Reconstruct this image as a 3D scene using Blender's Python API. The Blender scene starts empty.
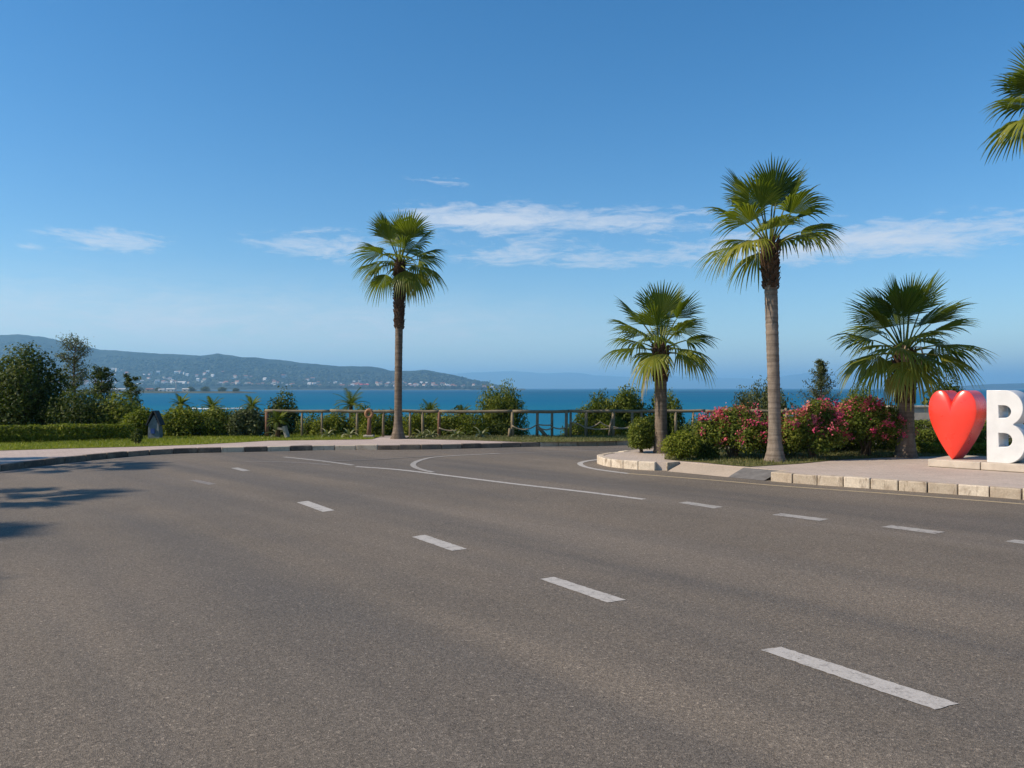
import bpy, bmesh, math, random
import numpy as np
from mathutils import Vector, Matrix

R = math.radians
PI = math.pi
scene = bpy.context.scene
COL = scene.collection

# ------------------------------------------------------------------ camera model (metres)
CAM_H, FPX, HOR = 1.8, 800.0, 388.0

def G(px, py, z=0.0):
    Y = FPX * (CAM_H - z) / (py - HOR)
    return ((px - 512.0) / FPX * Y, Y)

def XY(px, Y):
    return (px - 512.0) / FPX * Y

def ZT(py, Y):
    return CAM_H - (py - HOR) / FPX * Y

# ------------------------------------------------------------------ noise
def _hash(ix, iy, seed):
    n = (ix * 374761393 + iy * 668265263 + seed * 974711) & 0x7fffffff
    n = ((n ^ (n >> 13)) * 1274126177) & 0x7fffffff
    return ((n ^ (n >> 16)) & 0xffff) / 65535.0

def vnoise(x, y, seed=0):
    x = np.asarray(x, float); y = np.asarray(y, float)
    ix = np.floor(x).astype(np.int64); iy = np.floor(y).astype(np.int64)
    fx = x - ix; fy = y - iy
    fx = fx * fx * (3 - 2 * fx); fy = fy * fy * (3 - 2 * fy)
    a = _hash(ix, iy, seed); b = _hash(ix + 1, iy, seed)
    c = _hash(ix, iy + 1, seed); d = _hash(ix + 1, iy + 1, seed)
    return (a * (1 - fx) + b * fx) * (1 - fy) + (c * (1 - fx) + d * fx) * fy

def fbm(x, y, seed=0, octv=4):
    s = 0; a = .5; t = 0
    for i in range(octv):
        s = s + a * vnoise(np.asarray(x) * 2 ** i, np.asarray(y) * 2 ** i, seed + i * 17)
        t += a; a *= .5
    return s / t

# ------------------------------------------------------------------ object helpers
def tag(o, label=None, cat=None, group=None, kind=None):
    if label: o['label'] = label
    if cat: o['category'] = cat
    if group: o['group'] = group
    if kind: o['kind'] = kind
    return o

def empty(name, loc, label, cat, group=None):
    o = bpy.data.objects.new(name, None)
    COL.objects.link(o)
    o.location = loc
    o.empty_display_size = .2
    return tag(o, label, cat, group)

def mesh_obj(name, me, mat, parent=None, loc=None):
    mats = mat if isinstance(mat, (list, tuple)) else [mat]
    for m in mats: me.materials.append(m)
    o = bpy.data.objects.new(name, me)
    COL.objects.link(o)
    if parent is not None: o.parent = parent
    if loc is not None: o.location = loc
    return o

def np_mesh(name, verts, faces, tint=None, smooth=False):
    """verts (n,3), faces (m,k) array of equal-length faces or list; tint per face"""
    me = bpy.data.meshes.new(name)
    verts = np.asarray(verts, np.float32)
    if isinstance(faces, np.ndarray):
        m, k = faces.shape
        me.vertices.add(len(verts)); me.vertices.foreach_set('co', verts.ravel())
        me.loops.add(m * k); me.loops.foreach_set('vertex_index', faces.astype(np.int32).ravel())
        me.polygons.add(m)
        me.polygons.foreach_set('loop_start', np.arange(0, m * k, k, dtype=np.int32))
        me.update(calc_edges=True)
        me.validate()
    else:
        me.from_pydata(verts.tolist(), [], faces)
        me.update()
    if tint is not None:
        at = me.attributes.new('tint', 'FLOAT', 'FACE')
        at.data.foreach_set('value', np.asarray(tint, np.float32))
    if smooth:
        me.polygons.foreach_set('use_smooth', np.ones(len(me.polygons), bool))
    return me

class MB:
    """mixed-poly mesh builder"""
    def __init__(s): s.v = []; s.f = []; s.t = []
    def add(s, vs, fs, t=0.0):
        b = len(s.v)
        s.v.extend([tuple(v) for v in vs])
        s.f.extend([tuple(i + b for i in f) for f in fs])
        s.t.extend([t] * len(fs))
    def box(s, c, size, rz=0.0, t=0.0, M=None):
        hx, hy, hz = [q / 2 for q in size]
        m = M if M is not None else Matrix.Rotation(rz, 3, 'Z')
        vs = [Vector(c) + m @ Vector((x * hx, y * hy, z * hz)) for x in (-1, 1) for y in (-1, 1) for z in (-1, 1)]
        s.add(vs, [(0, 1, 3, 2), (4, 6, 7, 5), (0, 4, 5, 1), (2, 3, 7, 6), (0, 2, 6, 4), (1, 5, 7, 3)], t)
    def tube(s, pts, rad, n=8, t=0.0, cap=True):
        pts = [Vector(p) for p in pts]
        if not isinstance(rad, (list, tuple)): rad = [rad] * len(pts)
        rings = []
        up = Vector((0, 0, 1)); prev = None
        for i, p in enumerate(pts):
            d = (pts[min(i + 1, len(pts) - 1)] - pts[max(i - 1, 0)]).normalized()
            if prev is None:
                a = d.cross(up if abs(d.z) < .9 else Vector((1, 0, 0))).normalized()
            else:
                a = (prev - d * prev.dot(d)).normalized()
            prev = a
            b = d.cross(a)
            rings.append([p + (a * math.cos(2 * PI * k / n) + b * math.sin(2 * PI * k / n)) * rad[i] for k in range(n)])
        vs = [v for r in rings for v in r]
        fs = []
        for i in range(len(pts) - 1):
            for k in range(n):
                k2 = (k + 1) % n
                fs.append((i * n + k, i * n + k2, (i + 1) * n + k2, (i + 1) * n + k))
        if cap:
            fs.append(tuple(reversed(range(n))))
            fs.append(tuple((len(pts) - 1) * n + k for k in range(n)))
        s.add(vs, fs, t)
    def build(s, name, mat, parent=None, loc=None, smooth=False):
        me = np_mesh(name, np.array(s.v), s.f, s.t, smooth)
        return mesh_obj(name, me, mat, parent, loc)

def bevel(o, w=.01, seg=2):
    m = o.modifiers.new('bevel', 'BEVEL'); m.width = w; m.segments = seg; m.limit_method = 'ANGLE'
    return o

# ------------------------------------------------------------------ materials
class NT:
    def __init__(s, name):
        s.m = bpy.data.materials.new(name); s.m.use_nodes = True
        s.t = s.m.node_tree; s.t.nodes.clear()
        s.out = s.n('ShaderNodeOutputMaterial')
    def n(s, typ, **kw):
        nd = s.t.nodes.new(typ)
        for k, v in kw.items(): setattr(nd, k, v)
        return nd
    def l(s, a, b): s.t.links.new(a, b)
    def val(s, sock, v):
        if hasattr(v, 'is_linked') or isinstance(v, bpy.types.NodeSocket): s.l(v, sock)
        else: sock.default_value = v
    def math(s, op, a, b=None, c=None, clamp=False):
        nd = s.n('ShaderNodeMath', operation=op); nd.use_clamp = clamp
        s.val(nd.inputs[0], a)
        if b is not None: s.val(nd.inputs[1], b)
        if c is not None: s.val(nd.inputs[2], c)
        return nd.outputs[0]
    def mix(s, fac, a, b, blend='MIX'):
        nd = s.n('ShaderNodeMix', data_type='RGBA', blend_type=blend)
        s.val(nd.inputs[0], fac)
        s.val(nd.inputs[6], a if not isinstance(a, tuple) else (*a[:3], 1))
        s.val(nd.inputs[7], b if not isinstance(b, tuple) else (*b[:3], 1))
        return nd.outputs[2]
    def ramp(s, fac, stops, interp='LINEAR'):
        nd = s.n('ShaderNodeValToRGB'); cr = nd.color_ramp; cr.interpolation = interp
        while len(cr.elements) < len(stops): cr.elements.new(.5)
        for e, (p, c) in zip(cr.elements, stops):
            e.position = p; e.color = (c, c, c, 1) if not isinstance(c, tuple) else (*c[:3], 1)
        s.l(fac, nd.inputs[0])
        return nd.outputs[0]
    def coord(s, scale=(1, 1, 1), rot=(0, 0, 0), kind='Object', loc=(0, 0, 0)):
        tc = s.n('ShaderNodeTexCoord'); mp = s.n('ShaderNodeMapping')
        mp.inputs['Scale'].default_value = scale; mp.inputs['Rotation'].default_value = rot
        mp.inputs['Location'].default_value = loc
        s.l(tc.outputs[kind], mp.inputs[0]); return mp.outputs[0]
    def along(s, ang, sx, sy, loc=(0, 0, 0)):
        m1 = s.n('ShaderNodeMapping'); m1.inputs['Scale'].default_value = (sx, sy, 1); m1.inputs['Location'].default_value = loc
        s.l(s.coord(rot=(0, 0, ang)), m1.inputs[0]); return m1.outputs[0]
    def noise(s, vec, scale, detail=3, rough=.55, dist=0):
        nd = s.n('ShaderNodeTexNoise'); nd.inputs['Scale'].default_value = scale
        nd.inputs['Detail'].default_value = detail; nd.inputs['Roughness'].default_value = rough
        nd.inputs['Distortion'].default_value = dist
        s.l(vec, nd.inputs['Vector']); return nd.outputs[0]
    def voro(s, vec, scale, out='Color', feature='F1'):
        nd = s.n('ShaderNodeTexVoronoi', feature=feature); nd.inputs['Scale'].default_value = scale
        s.l(vec, nd.inputs['Vector']); return nd.outputs[out]
    def tint(s):
        nd = s.n('ShaderNodeAttribute'); nd.attribute_name = 'tint'; return nd.outputs['Fac']
    def bump(s, h, strength=.3, dist=.01):
        nd = s.n('ShaderNodeBump'); nd.inputs['Strength'].default_value = strength
        nd.inputs['Distance'].default_value = dist; s.l(h, nd.inputs['Height']); return nd.outputs[0]
    def pbr(s, col, rough=.6, spec=.5, normal=None, coat=0, metal=0):
        p = s.n('ShaderNodeBsdfPrincipled')
        s.val(p.inputs['Base Color'], col if not isinstance(col, tuple) else (*col[:3], 1))
        s.val(p.inputs['Roughness'], rough); s.val(p.inputs['Specular IOR Level'], spec)
        p.inputs['Coat Weight'].default_value = coat; p.inputs['Coat Roughness'].default_value = .08
        p.inputs['Metallic'].default_value = metal
        if normal is not None: s.l(normal, p.inputs['Normal'])
        s.l(p.outputs[0], s.out.inputs[0]); return p

MATS = {}

def m_asphalt():
    k = NT('asphalt'); v = k.coord()
    big = k.noise(v, .16, 4, .6)
    mid = k.noise(v, 1.3, 4, .6)
    streak = k.noise(k.along(R(49), .045, .62), 1.0, 3, .5, .4)
    streak2 = k.noise(k.along(R(47), .07, .9, (7, 3, 0)), 1.0, 2, .5, .2)
    cell = k.voro(v, 150.0, 'Color')
    sep = k.n('ShaderNodeSeparateColor'); k.l(cell, sep.inputs[0])
    grain = k.ramp(sep.outputs[0], [(0, .38), (.3, .78), (.8, 1.12), (.95, 1.4), (1, 2.2)])
    cell2 = k.voro(v, 62.0, 'Color')
    sep2 = k.n('ShaderNodeSeparateColor'); k.l(cell2, sep2.inputs[0])
    stones = k.ramp(sep2.outputs[1], [(0, .70), (.3, .96), (.95, 1.05), (.98, 1.45), (1, 1.8)])
    fine = k.noise(v, 34, 3, .7)
    c = k.mix(k.ramp(big, [(.38, 0), (.62, 1)]), (.139, .115, .088), (.199, .160, .118))
    c = k.mix(k.ramp(mid, [(.35, 0), (.75, .55)]), c, (.155, .131, .102))
    c = k.mix(k.ramp(streak, [(.44, 0), (.62, .72)]), c, (.112, .098, .082))
    c = k.mix(k.ramp(streak2, [(.5, 0), (.7, .5)]), c, (.215, .176, .134))
    c = k.mix(.85, c, grain, 'MULTIPLY')
    c = k.mix(.8, c, stones, 'MULTIPLY')
    c = k.mix(1, c, k.ramp(fine, [(.25, .75), (.75, 1.22)]), 'MULTIPLY')
    wv = k.n('ShaderNodeVectorMath', operation='ADD'); k.l(v, wv.inputs[0])
    nd = k.n('ShaderNodeTexNoise'); nd.inputs['Scale'].default_value = 1.6; nd.inputs['Detail'].default_value = 5; k.l(v, nd.inputs['Vector'])
    k.l(nd.outputs['Color'], wv.inputs[1])
    crack = k.voro(wv.outputs[0], .42, 'Distance', 'DISTANCE_TO_EDGE')
    crack = k.math('MULTIPLY', k.ramp(crack, [(0, 1), (.0035, 0)]), k.ramp(k.noise(k.coord(loc=(2, 5, 0)), .5, 3, .6), [(.50, 0), (.62, .55)]))
    c = k.mix(crack, c, (.045, .04, .035))
    spot = k.ramp(k.noise(k.coord(loc=(9, 1, 0)), 2.6, 3, .55), [(.70, 0), (.76, .35)])
    c = k.mix(spot, c, (.06, .055, .05))
    h = k.math('ADD', k.voro(v, 150, 'Distance'), k.math('MULTIPLY', fine, .8))
    k.pbr(c, k.ramp(streak, [(.4, .86), (.7, .74)]), .35, k.bump(h, .55, .006))
    return k.m

def m_paint(name, col, wear=.5):
    k = NT(name); v = k.coord()
    w = k.noise(v, 9, 5, .7); f = k.noise(v, 60, 2, .7)
    cell = k.voro(v, 80, 'Color'); sep = k.n('ShaderNodeSeparateColor'); k.l(cell, sep.inputs[0])
    fac = k.math('ADD', w, k.math('MULTIPLY', k.math('SUBTRACT', sep.outputs[0], .5), .16))
    fac = k.ramp(fac, [(wear - .04, 1), (wear + .22, 0)])
    fac = k.math('SUBTRACT', 1.0, fac)
    chips = k.noise(k.coord(loc=(3, 7, 0)), 26, 6, .75)
    fac = k.math('MAXIMUM', fac, k.ramp(chips, [(.60, 0), (.66, .85)]))
    c = k.mix(fac, col, (.15, .135, .12))
    c = k.mix(.5, c, k.ramp(f, [(.3, .75), (.7, 1.15)]), 'MULTIPLY')
    k.pbr(c, .7, .3, k.bump(f, .4, .004))
    return k.m

def m_pave(name, a, b, joint=.5, sc=2.2):
    k = NT(name); v = k.coord(rot=(0, 0, R(12)))
    br = k.n('ShaderNodeTexBrick'); k.l(v, br.inputs['Vector'])
    br.inputs['Scale'].default_value = sc; br.inputs['Mortar Size'].default_value = .012
    br.inputs['Color1'].default_value = (.86, .86, .86, 1); br.inputs['Color2'].default_value = (1, 1, 1, 1)
    br.inputs['Mortar'].default_value = (joint, joint, joint, 1)
    n1 = k.noise(v, .7, 5, .6); n2 = k.noise(v, 30, 3, .7)
    c = k.mix(k.ramp(n1, [(.3, 0), (.7, 1)]), a, b)
    c = k.mix(.8, c, br.outputs['Color'], 'MULTIPLY')
    c = k.mix(.6, c, k.ramp(n2, [(.3, .75), (.7, 1.15)]), 'MULTIPLY')
    st = k.noise(k.coord(loc=(5, 9, 0)), 2.4, 4, .7)
    c = k.mix(k.ramp(st, [(.58, 0), (.72, .45)]), c, (.2, .17, .14))
    k.pbr(c, .85, .25, k.bump(n2, .35, .006))
    return k.m

def m_kerb():
    k = NT('kerb_stone'); v = k.coord()
    n1 = k.noise(v, 3.2, 5, .65); n2 = k.noise(v, 40, 3, .7)
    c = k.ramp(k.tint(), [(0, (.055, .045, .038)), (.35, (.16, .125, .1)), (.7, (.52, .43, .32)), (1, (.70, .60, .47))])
    n3 = k.noise(k.coord((1, 1, .25)), 11, 4, .7)
    c = k.mix(k.ramp(n1, [(.47, 0), (.68, .65)]), c, (.31, .235, .165))
    c = k.mix(k.ramp(n3, [(.55, 0), (.68, .75)]), c, (.17, .12, .08))
    c = k.mix(.7, c, k.ramp(n2, [(.3, .7), (.7, 1.15)]), 'MULTIPLY')
    k.pbr(c, .85, .25, k.bump(n2, .5, .008))
    return k.m

def m_leaf(name, stops, trans=.35, rough=.5, spec=.35):
    k = NT(name)
    c = k.ramp(k.tint(), stops)
    p = k.n('ShaderNodeBsdfPrincipled'); k.l(c, p.inputs['Base Color'])
    p.inputs['Roughness'].default_value = rough; p.inputs['Specular IOR Level'].default_value = spec
    t = k.n('ShaderNodeBsdfTranslucent')
    tc = k.mix(1, c, (1.25, 1.3, .6), 'MULTIPLY'); k.l(tc, t.inputs[0])
    mx = k.n('ShaderNodeMixShader'); mx.inputs[0].default_value = trans
    k.l(p.outputs[0], mx.inputs[1]); k.l(t.outputs[0], mx.inputs[2]); k.l(mx.outputs[0], k.out.inputs[0])
    return k.m

def m_bark(name, a, b, ring=24.0, ringamt=.6):
    k = NT(name); v = k.coord()
    n0 = k.noise(k.coord((1, 1, .35)), 9, 4, .65)
    z = k.noise(k.coord((.6, .6, ring)), 1.0, 2, .6)
    f = k.noise(v, 45, 3, .7)
    c = k.mix(k.ramp(n0, [(.3, 0), (.7, 1)]), a, b)
    c = k.mix(ringamt, c, k.ramp(z, [(.35, .55), (.6, 1.12)]), 'MULTIPLY')
    c = k.mix(.5, c, k.ramp(f, [(.3, .7), (.7, 1.2)]), 'MULTIPLY')
    h = k.math('ADD', z, k.math('MULTIPLY', f, .5))
    k.pbr(c, .9, .15, k.bump(h, .7, .02))
    return k.m

def m_simple(name, col, rough=.6, spec=.4, var=.25, sc=8, coat=0, bump=.15, metal=0):
    k = NT(name); v = k.coord()
    n = k.noise(v, sc, 4, .6)
    c = k.mix(1, col, k.ramp(n, [(.3, 1 - var), (.7, 1 + var * .4)]), 'MULTIPLY')
    k.pbr(c, rough, spec, k.bump(k.noise(v, sc * 4, 3, .6), bump, .01), coat, metal)
    return k.m

def m_ground():
    k = NT('soil_and_scrub'); v = k.coord()
    n1 = k.noise(v, .35, 5, .6); n2 = k.noise(v, 6, 4, .7)
    c = k.mix(k.ramp(n1, [(.35, 0), (.65, 1)]), (.10, .085, .05), (.06, .075, .028))
    c = k.mix(.8, c, k.ramp(n2, [(.3, .6), (.7, 1.25)]), 'MULTIPLY')
    k.pbr(c, .95, .1, k.bump(n2, .6, .06))
    return k.m

def m_lawn(name, a, b, c3):
    k = NT(name); v = k.coord()
    n1 = k.noise(v, .9, 4, .6); n2 = k.noise(v, 22, 3, .7); n3 = k.noise(v, 2.5, 4, .6)
    c = k.mix(k.ramp(n1, [(.35, 0), (.65, 1)]), a, b)
    c = k.mix(k.ramp(n3, [(.5, 0), (.75, .8)]), c, c3)
    c = k.mix(.8, c, k.ramp(n2, [(.3, .55), (.7, 1.25)]), 'MULTIPLY')
    k.pbr(c, .95, .1, k.bump(n2, .6, .03))
    return k.m

def m_sea():
    k = NT('sea_water')
    tc = k.n('ShaderNodeTexCoord'); sep = k.n('ShaderNodeSeparateXYZ'); k.l(tc.outputs['Object'], sep.inputs[0])
    y = sep.outputs[1]
    # shallow turquoise inshore, deep blue beyond; bands of different bottom and wind
    f = k.math('DIVIDE', y, 1500.0)
    st = k.noise(k.coord((.0016, .014, 1)), 1.0, 4, .6)
    f = k.math('ADD', f, k.math('MULTIPLY', k.math('SUBTRACT', st, .5), .35))
    c = k.ramp(f, [(0, (.05, .24, .30)), (.10, (.010, .15, .24)), (.3, (.001, .11, .215)), (.75, (.001, .085, .18)), (1, (.001, .065, .15))])
    st2 = k.noise(k.coord((.0006, .006, 1), loc=(3, 1, 0)), 1.0, 5, .6)
    c = k.mix(k.ramp(st2, [(.45, 0), (.62, .85)]), c, (.004, .13, .21))
    w1 = k.noise(k.coord((.25, .9, 1)), 1.0, 4, .6)
    w2 = k.noise(k.coord((.03, .11, 1)), 1.0, 3, .6)
    h = k.math('ADD', k.math('MULTIPLY', w1, .35), w2)
    k.pbr(c, .55, .04, k.bump(h, .9, 1.2))
    return k.m

def m_hill(name, a, b, rock, sc=.004):
    k = NT(name); v = k.coord()
    n1 = k.noise(v, sc, 6, .65); n2 = k.noise(v, sc * 7, 4, .7)
    c = k.mix(k.ramp(n1, [(.35, 0), (.65, 1)]), a, b)
    c = k.mix(.9, c, k.ramp(n2, [(.3, .4), (.7, 1.6)]), 'MULTIPLY')
    tc = k.n('ShaderNodeTexCoord'); sep = k.n('ShaderNodeSeparateXYZ'); k.l(tc.outputs['Object'], sep.inputs[0])
    zz = k.math('ADD', sep.outputs[2], k.math('MULTIPLY', n2, 10))
    c = k.mix(k.ramp(k.math('DIVIDE', k.math('ADD', zz, 8), 12.0), [(.1, .9), (.75, 0)]), c, rock)
    k.pbr(c, .95, .05)
    return k.m

ASPHALT = m_asphalt()
PAINT = m_paint('worn_white_road_paint', (.44, .41, .37), .56)
PAINT_THIN = m_paint('faded_white_road_paint', (.36, .335, .30), .52)
PAINT_FAINT = m_paint('very_faded_road_paint', (.23, .205, .18), .5)
PAINT_TAN = m_paint('dusty_yellow_edge_paint', (.42, .33, .20), .55)
PAVE_L = m_pave('pinkish_paving', (.45, .36, .31), (.53, .43, .37))
PAVE_R = m_pave('beige_paving', (.44, .365, .305), (.52, .43, .36), .7)
APRON = m_pave('concrete_apron', (.38, .31, .24), (.46, .375, .29), .9, .6)
KERB = m_kerb()
GROUND = m_ground()
LAWN = m_lawn('lawn_turf', (.16, .195, .02), (.21, .24, .025), (.19, .18, .035))
DRYGRASS = m_lawn('dry_turf', (.11, .12, .035), (.15, .14, .055), (.17, .13, .07))
SEA = m_sea()
HILL = m_hill('wooded_hill', (.010, .020, .020), (.030, .042, .036), (.30, .26, .20))
MOUNT = m_hill('distant_mountain', (.03, .05, .035), (.05, .06, .045), (.1, .1, .08), .0008)
QUAY = m_hill('headland_ground', (.05, .06, .03), (.09, .085, .05), (.12, .11, .09), .02)

PALMLEAF = m_leaf('palm_leaf', [(0, (.050, .080, .010)), (.35, (.135, .170, .020)), (.6, (.28, .28, .042)), (.82, (.38, .32, .085)), (1, (.42, .32, .15))], .45, .45, .3)
LEAF_DARK = m_leaf('leaf_dark_green', [(0, (.022, .036, .008)), (.55, (.055, .080, .015)), (1, (.18, .20, .04))], .3, .6, .15)
LEAF_MID = m_leaf('leaf_mid_green', [(0, (.036, .056, .010)), (.55, (.11, .145, .020)), (1, (.30, .30, .055))], .35, .6, .15)
LEAF_YEL = m_leaf('leaf_yellow_green', [(0, (.06, .085, .010)), (.55, (.15, .18, .020)), (1, (.30, .31, .055))], .4, .6, .15)
LEAF_GREY = m_leaf('leaf_grey_green', [(0, (.045, .060, .024)), (.55, (.095, .115, .045)), (1, (.21, .22, .10))], .3, .6, .15)
BLOSSOM = m_leaf('bougainvillea_blossom', [(0, (.50, .035, .13)), (.35, (.58, .09, .17)), (.65, (.66, .19, .19)), (.85, (.70, .30, .22)), (1, (.72, .46, .36))], .35, .6, .2)
GRASSBLADE = m_leaf('grass_blade', [(0, (.13, .165, .018)), (.6, (.21, .24, .025)), (1, (.29, .28, .06))], .35)
BARK_PALM = m_bark('palm_trunk_bark', (.17, .135, .105), (.27, .22, .175), 11, .8)
BARK_BROWN = m_bark('brown_palm_trunk_bark', (.115, .085, .062), (.225, .178, .135), 11, .8)
BARK_DARK = m_bark('palm_boot_bark', (.055, .033, .022), (.12, .075, .048), 6, .3)
BARK = m_bark('shrub_bark', (.09, .065, .045), (.16, .12, .085), 4, .3)
WOOD = m_bark('weathered_fence_wood', (.17, .135, .088), (.27, .22, .145), 3, .2)
WOOD_RED = m_bark('reddish_wood', (.15, .08, .055), (.21, .12, .08), 3, .2)
ROPE = m_simple('pale_rope', (.32, .26, .18), .9, .1, .3, 30)
STALK = m_simple('dry_stalk', (.42, .31, .19), .9, .1, .3, 20)
def m_red():
    k = NT('glossy_red_paint'); v = k.coord()
    n = k.noise(v, 3, 4, .6)
    c = k.mix(1, (.80, .045, .025), k.ramp(n, [(.3, .88), (.7, 1.06)]), 'MULTIPLY')
    k.pbr(c, k.ramp(n, [(.3, .24), (.7, .36)]), .5, k.bump(k.noise(v, 2.2, 2, .5), .08, .03), .18)
    return k.m
RED = m_red()
WHITE = m_simple('white_sign_paint', (.64, .635, .625), .42, .4, .13, 2.5, .1, .05)
SLAB = m_simple('pale_stone_plinth', (.50, .43, .35), .85, .2, .25, 3, 0, .3)
STONE_BLUE = m_simple('blue_grey_stone', (.15, .18, .20), .85, .2, .3, 14, 0, .3)
ROOF_DARK = m_simple('dark_roof_slate', (.03, .035, .04), .7, .3, .3, 20)
PLAQUE = m_simple('blue_enamel', (.02, .06, .22), .35, .4, .1, 10)
BUOY = m_simple('tan_orange_ring_paint', (.34, .17, .08), .6, .3, .35, 14)
STONE_PALE = m_simple('pale_stone', (.42, .37, .30), .85, .2, .3, 12, 0, .4)
HOUSE = [m_simple('house_white', (.72, .70, .66), .8, .2, .1, .2), m_simple('house_cream', (.58, .50, .40), .8, .2, .1, .2),
         m_simple('house_grey', (.40, .40, .40), .8, .2, .1, .2)]
ROOFS = [m_simple('roof_terracotta', (.30, .12, .07), .85, .2, .2, .2), m_simple('roof_grey', (.30, .30, .31), .85, .2, .2, .2),
         m_simple('roof_pale', (.55, .53, .5), .85, .2, .2, .2)]
ROOF_RED = m_simple('roof_bright_red', (.55, .03, .03), .6, .3, .1, .2)
GLASS_DARK = m_simple('window_glass_dark', (.03, .04, .05), .2, .5, .1, 1)
STEEL = m_simple('painted_steel', (.45, .47, .48), .5, .4, .1, 1)
FOAM = m_simple('white_foam', (.55, .62, .66), .9, .1, .2, .05)

# ------------------------------------------------------------------ sheets and slabs
def poly_sheet(name, pts, z, mat, kind='structure', depth=0.0):
    bm = bmesh.new()
    vs = [bm.verts.new((x, y, z)) for x, y in pts]
    f = bm.faces.new(vs)
    f.normal_update()
    if f.normal.z < 0: f.normal_flip()
    if depth:
        r = bmesh.ops.extrude_face_region(bm, geom=[f])
        for v in [g for g in r['geom'] if isinstance(g, bmesh.types.BMVert)]: pass
        for v in vs: v.co.z = z - depth
        bmesh.ops.recalc_face_normals(bm, faces=bm.faces)
    bmesh.ops.triangulate(bm, faces=bm.faces)
    me = bpy.data.meshes.new(name); bm.to_mesh(me); bm.free()
    o = mesh_obj(name, me, mat)
    if kind: o['kind'] = kind
    return o

def catmull(pts, step=.3):
    pts = [Vector((p[0], p[1])) for p in pts]
    P = [pts[0] * 2 - pts[1]] + pts + [pts[-1] * 2 - pts[-2]]
    out = []
    for i in range(1, len(P) - 2):
        p0, p1, p2, p3 = P[i - 1:i + 3]
        n = max(2, int((p2 - p1).length / step))
        for k in range(n):
            t = k / n
            out.append(.5 * ((2 * p1) + (p2 - p0) * t + (2 * p0 - 5 * p1 + 4 * p2 - p3) * t * t + (3 * p1 - p0 - 3 * p2 + p3) * t ** 3))
    out.append(pts[-1])
    return out

def resample(pts, step):
    out = [pts[0].copy()]; acc = 0
    for a, b in zip(pts[:-1], pts[1:]):
        L = (b - a).length; 
        if L < 1e-9: continue
        d = step - acc
        while d <= L:
            out.append(a + (b - a) * (d / L)); d += step
        acc = (acc + L) % step
    return out

def offset(pts, d):
    out = []
    for i, p in enumerate(pts):
        t = (pts[min(i + 1, len(pts) - 1)] - pts[max(i - 1, 0)]).normalized()
        out.append(p + Vector((-t.y, t.x)) * d)
    return out

def ribbon(name, pts, w, z, mat, kind='structure'):
    a = offset(pts, w / 2); b = offset(pts, -w / 2)
    v = []; f = []
    for p, q in zip(a, b):
        v.append((p.x, p.y, z)); v.append((q.x, q.y, z))
    for i in range(len(pts) - 1):
        f.append((2 * i, 2 * i + 1, 2 * i + 3, 2 * i + 2))
    me = np_mesh(name, np.array(v), np.array(f))
    for p in me.polygons: pass
    o = mesh_obj(name, me, mat); o['kind'] = kind
    return o

# ---- terrain
def edge_y(x):
    x = np.asarray(x, float)
    return 28.0 + np.maximum(0, -x - 9) * .75 + np.maximum(0, x - 9) * .5

def ground_z(x, y):
    x = np.asarray(x, float); y = np.asarray(y, float)
    d = y - edge_y(x)
    z = np.where(d > 0, -.03 - .30 * d + .35 * (fbm(x * .3, y * .3, 5) - .5) * np.minimum(1, np.maximum(d, 0) / 3), -.03)
    return np.maximum(z, -11.0)

xs = np.concatenate([np.arange(-400, -60, 10), np.arange(-60, 60, 1.0), np.arange(60, 401, 10)])
ys = np.concatenate([np.arange(-200, 20, 8), np.arange(20, 75, .8), np.arange(75, 420, 15)])
gx, gy = np.meshgrid(xs, ys)
gz = ground_z(gx, gy)
def grid_mesh(name, gx, gy, gz, smooth=True):
    ny, nx = gx.shape
    v = np.stack([gx.ravel(), gy.ravel(), gz.ravel()], 1)
    idx = np.arange(nx * ny).reshape(ny, nx)
    f = np.stack([idx[:-1, :-1].ravel(), idx[:-1, 1:].ravel(), idx[1:, 1:].ravel(), idx[1:, :-1].ravel()], 1)
    return np_mesh(name, v, f, None, smooth)
o = mesh_obj('ground', grid_mesh('ground', gx, gy, gz), GROUND); o['kind'] = 'structure'

SEA_Z = -8.0
sx = np.array([-30000, -8000, -2000, -500, -100, 0, 100, 500, 2000, 8000, 30000.])
sy = np.array([40, 100, 300, 800, 2000, 5000, 12000, 38000.])
gx, gy = np.meshgrid(sx, sy)
o = mesh_obj('sea', grid_mesh('sea', gx, gy, gx * 0 + SEA_Z, False), SEA); o['kind'] = 'structure'
# seabed and hinterland so that nothing ends in a void
o = poly_sheet('seabed', [(-30000, -3000), (30000, -3000), (30000, 38000), (-30000, 38000)], -14, GROUND)

# ---- road
poly_sheet('road', [(-45, -60), (60, -60), (60, 26.4), (14, 26.6), (.2, 26.0), (-12, 26), (-45, 26)], 0.0, ASPHALT)

# ---- left pavement
H_L, H_R = .14, .18
kerb_left_ctrl = [(-14.5, -40), (-14.3, -10), (-13.6, 4), (-12.3, 12), G(0, 471), G(74, 462), G(137, 456), G(183, 453.4), G(260, 451.7),
                  G(330, 450.2), G(420, 449.6), G(500, 447.6), G(560, 446.2), G(640, 445), G(760, 444), (14, 26.3), (20, 26.6), (40, 27)]
kl = catmull(kerb_left_ctrl, .25)
kl = resample(kl, .25)
pav = offset(kl, .10)
poly_sheet('pavement', [(p.x, p.y) for p in pav] + [(40, 33), (14, 28.6), (12, 27.9), (-9, 27.9), (-14, 29), (-45, 45), (-45, -40)], H_L - .006, PAVE_L, depth=.2)

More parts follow.
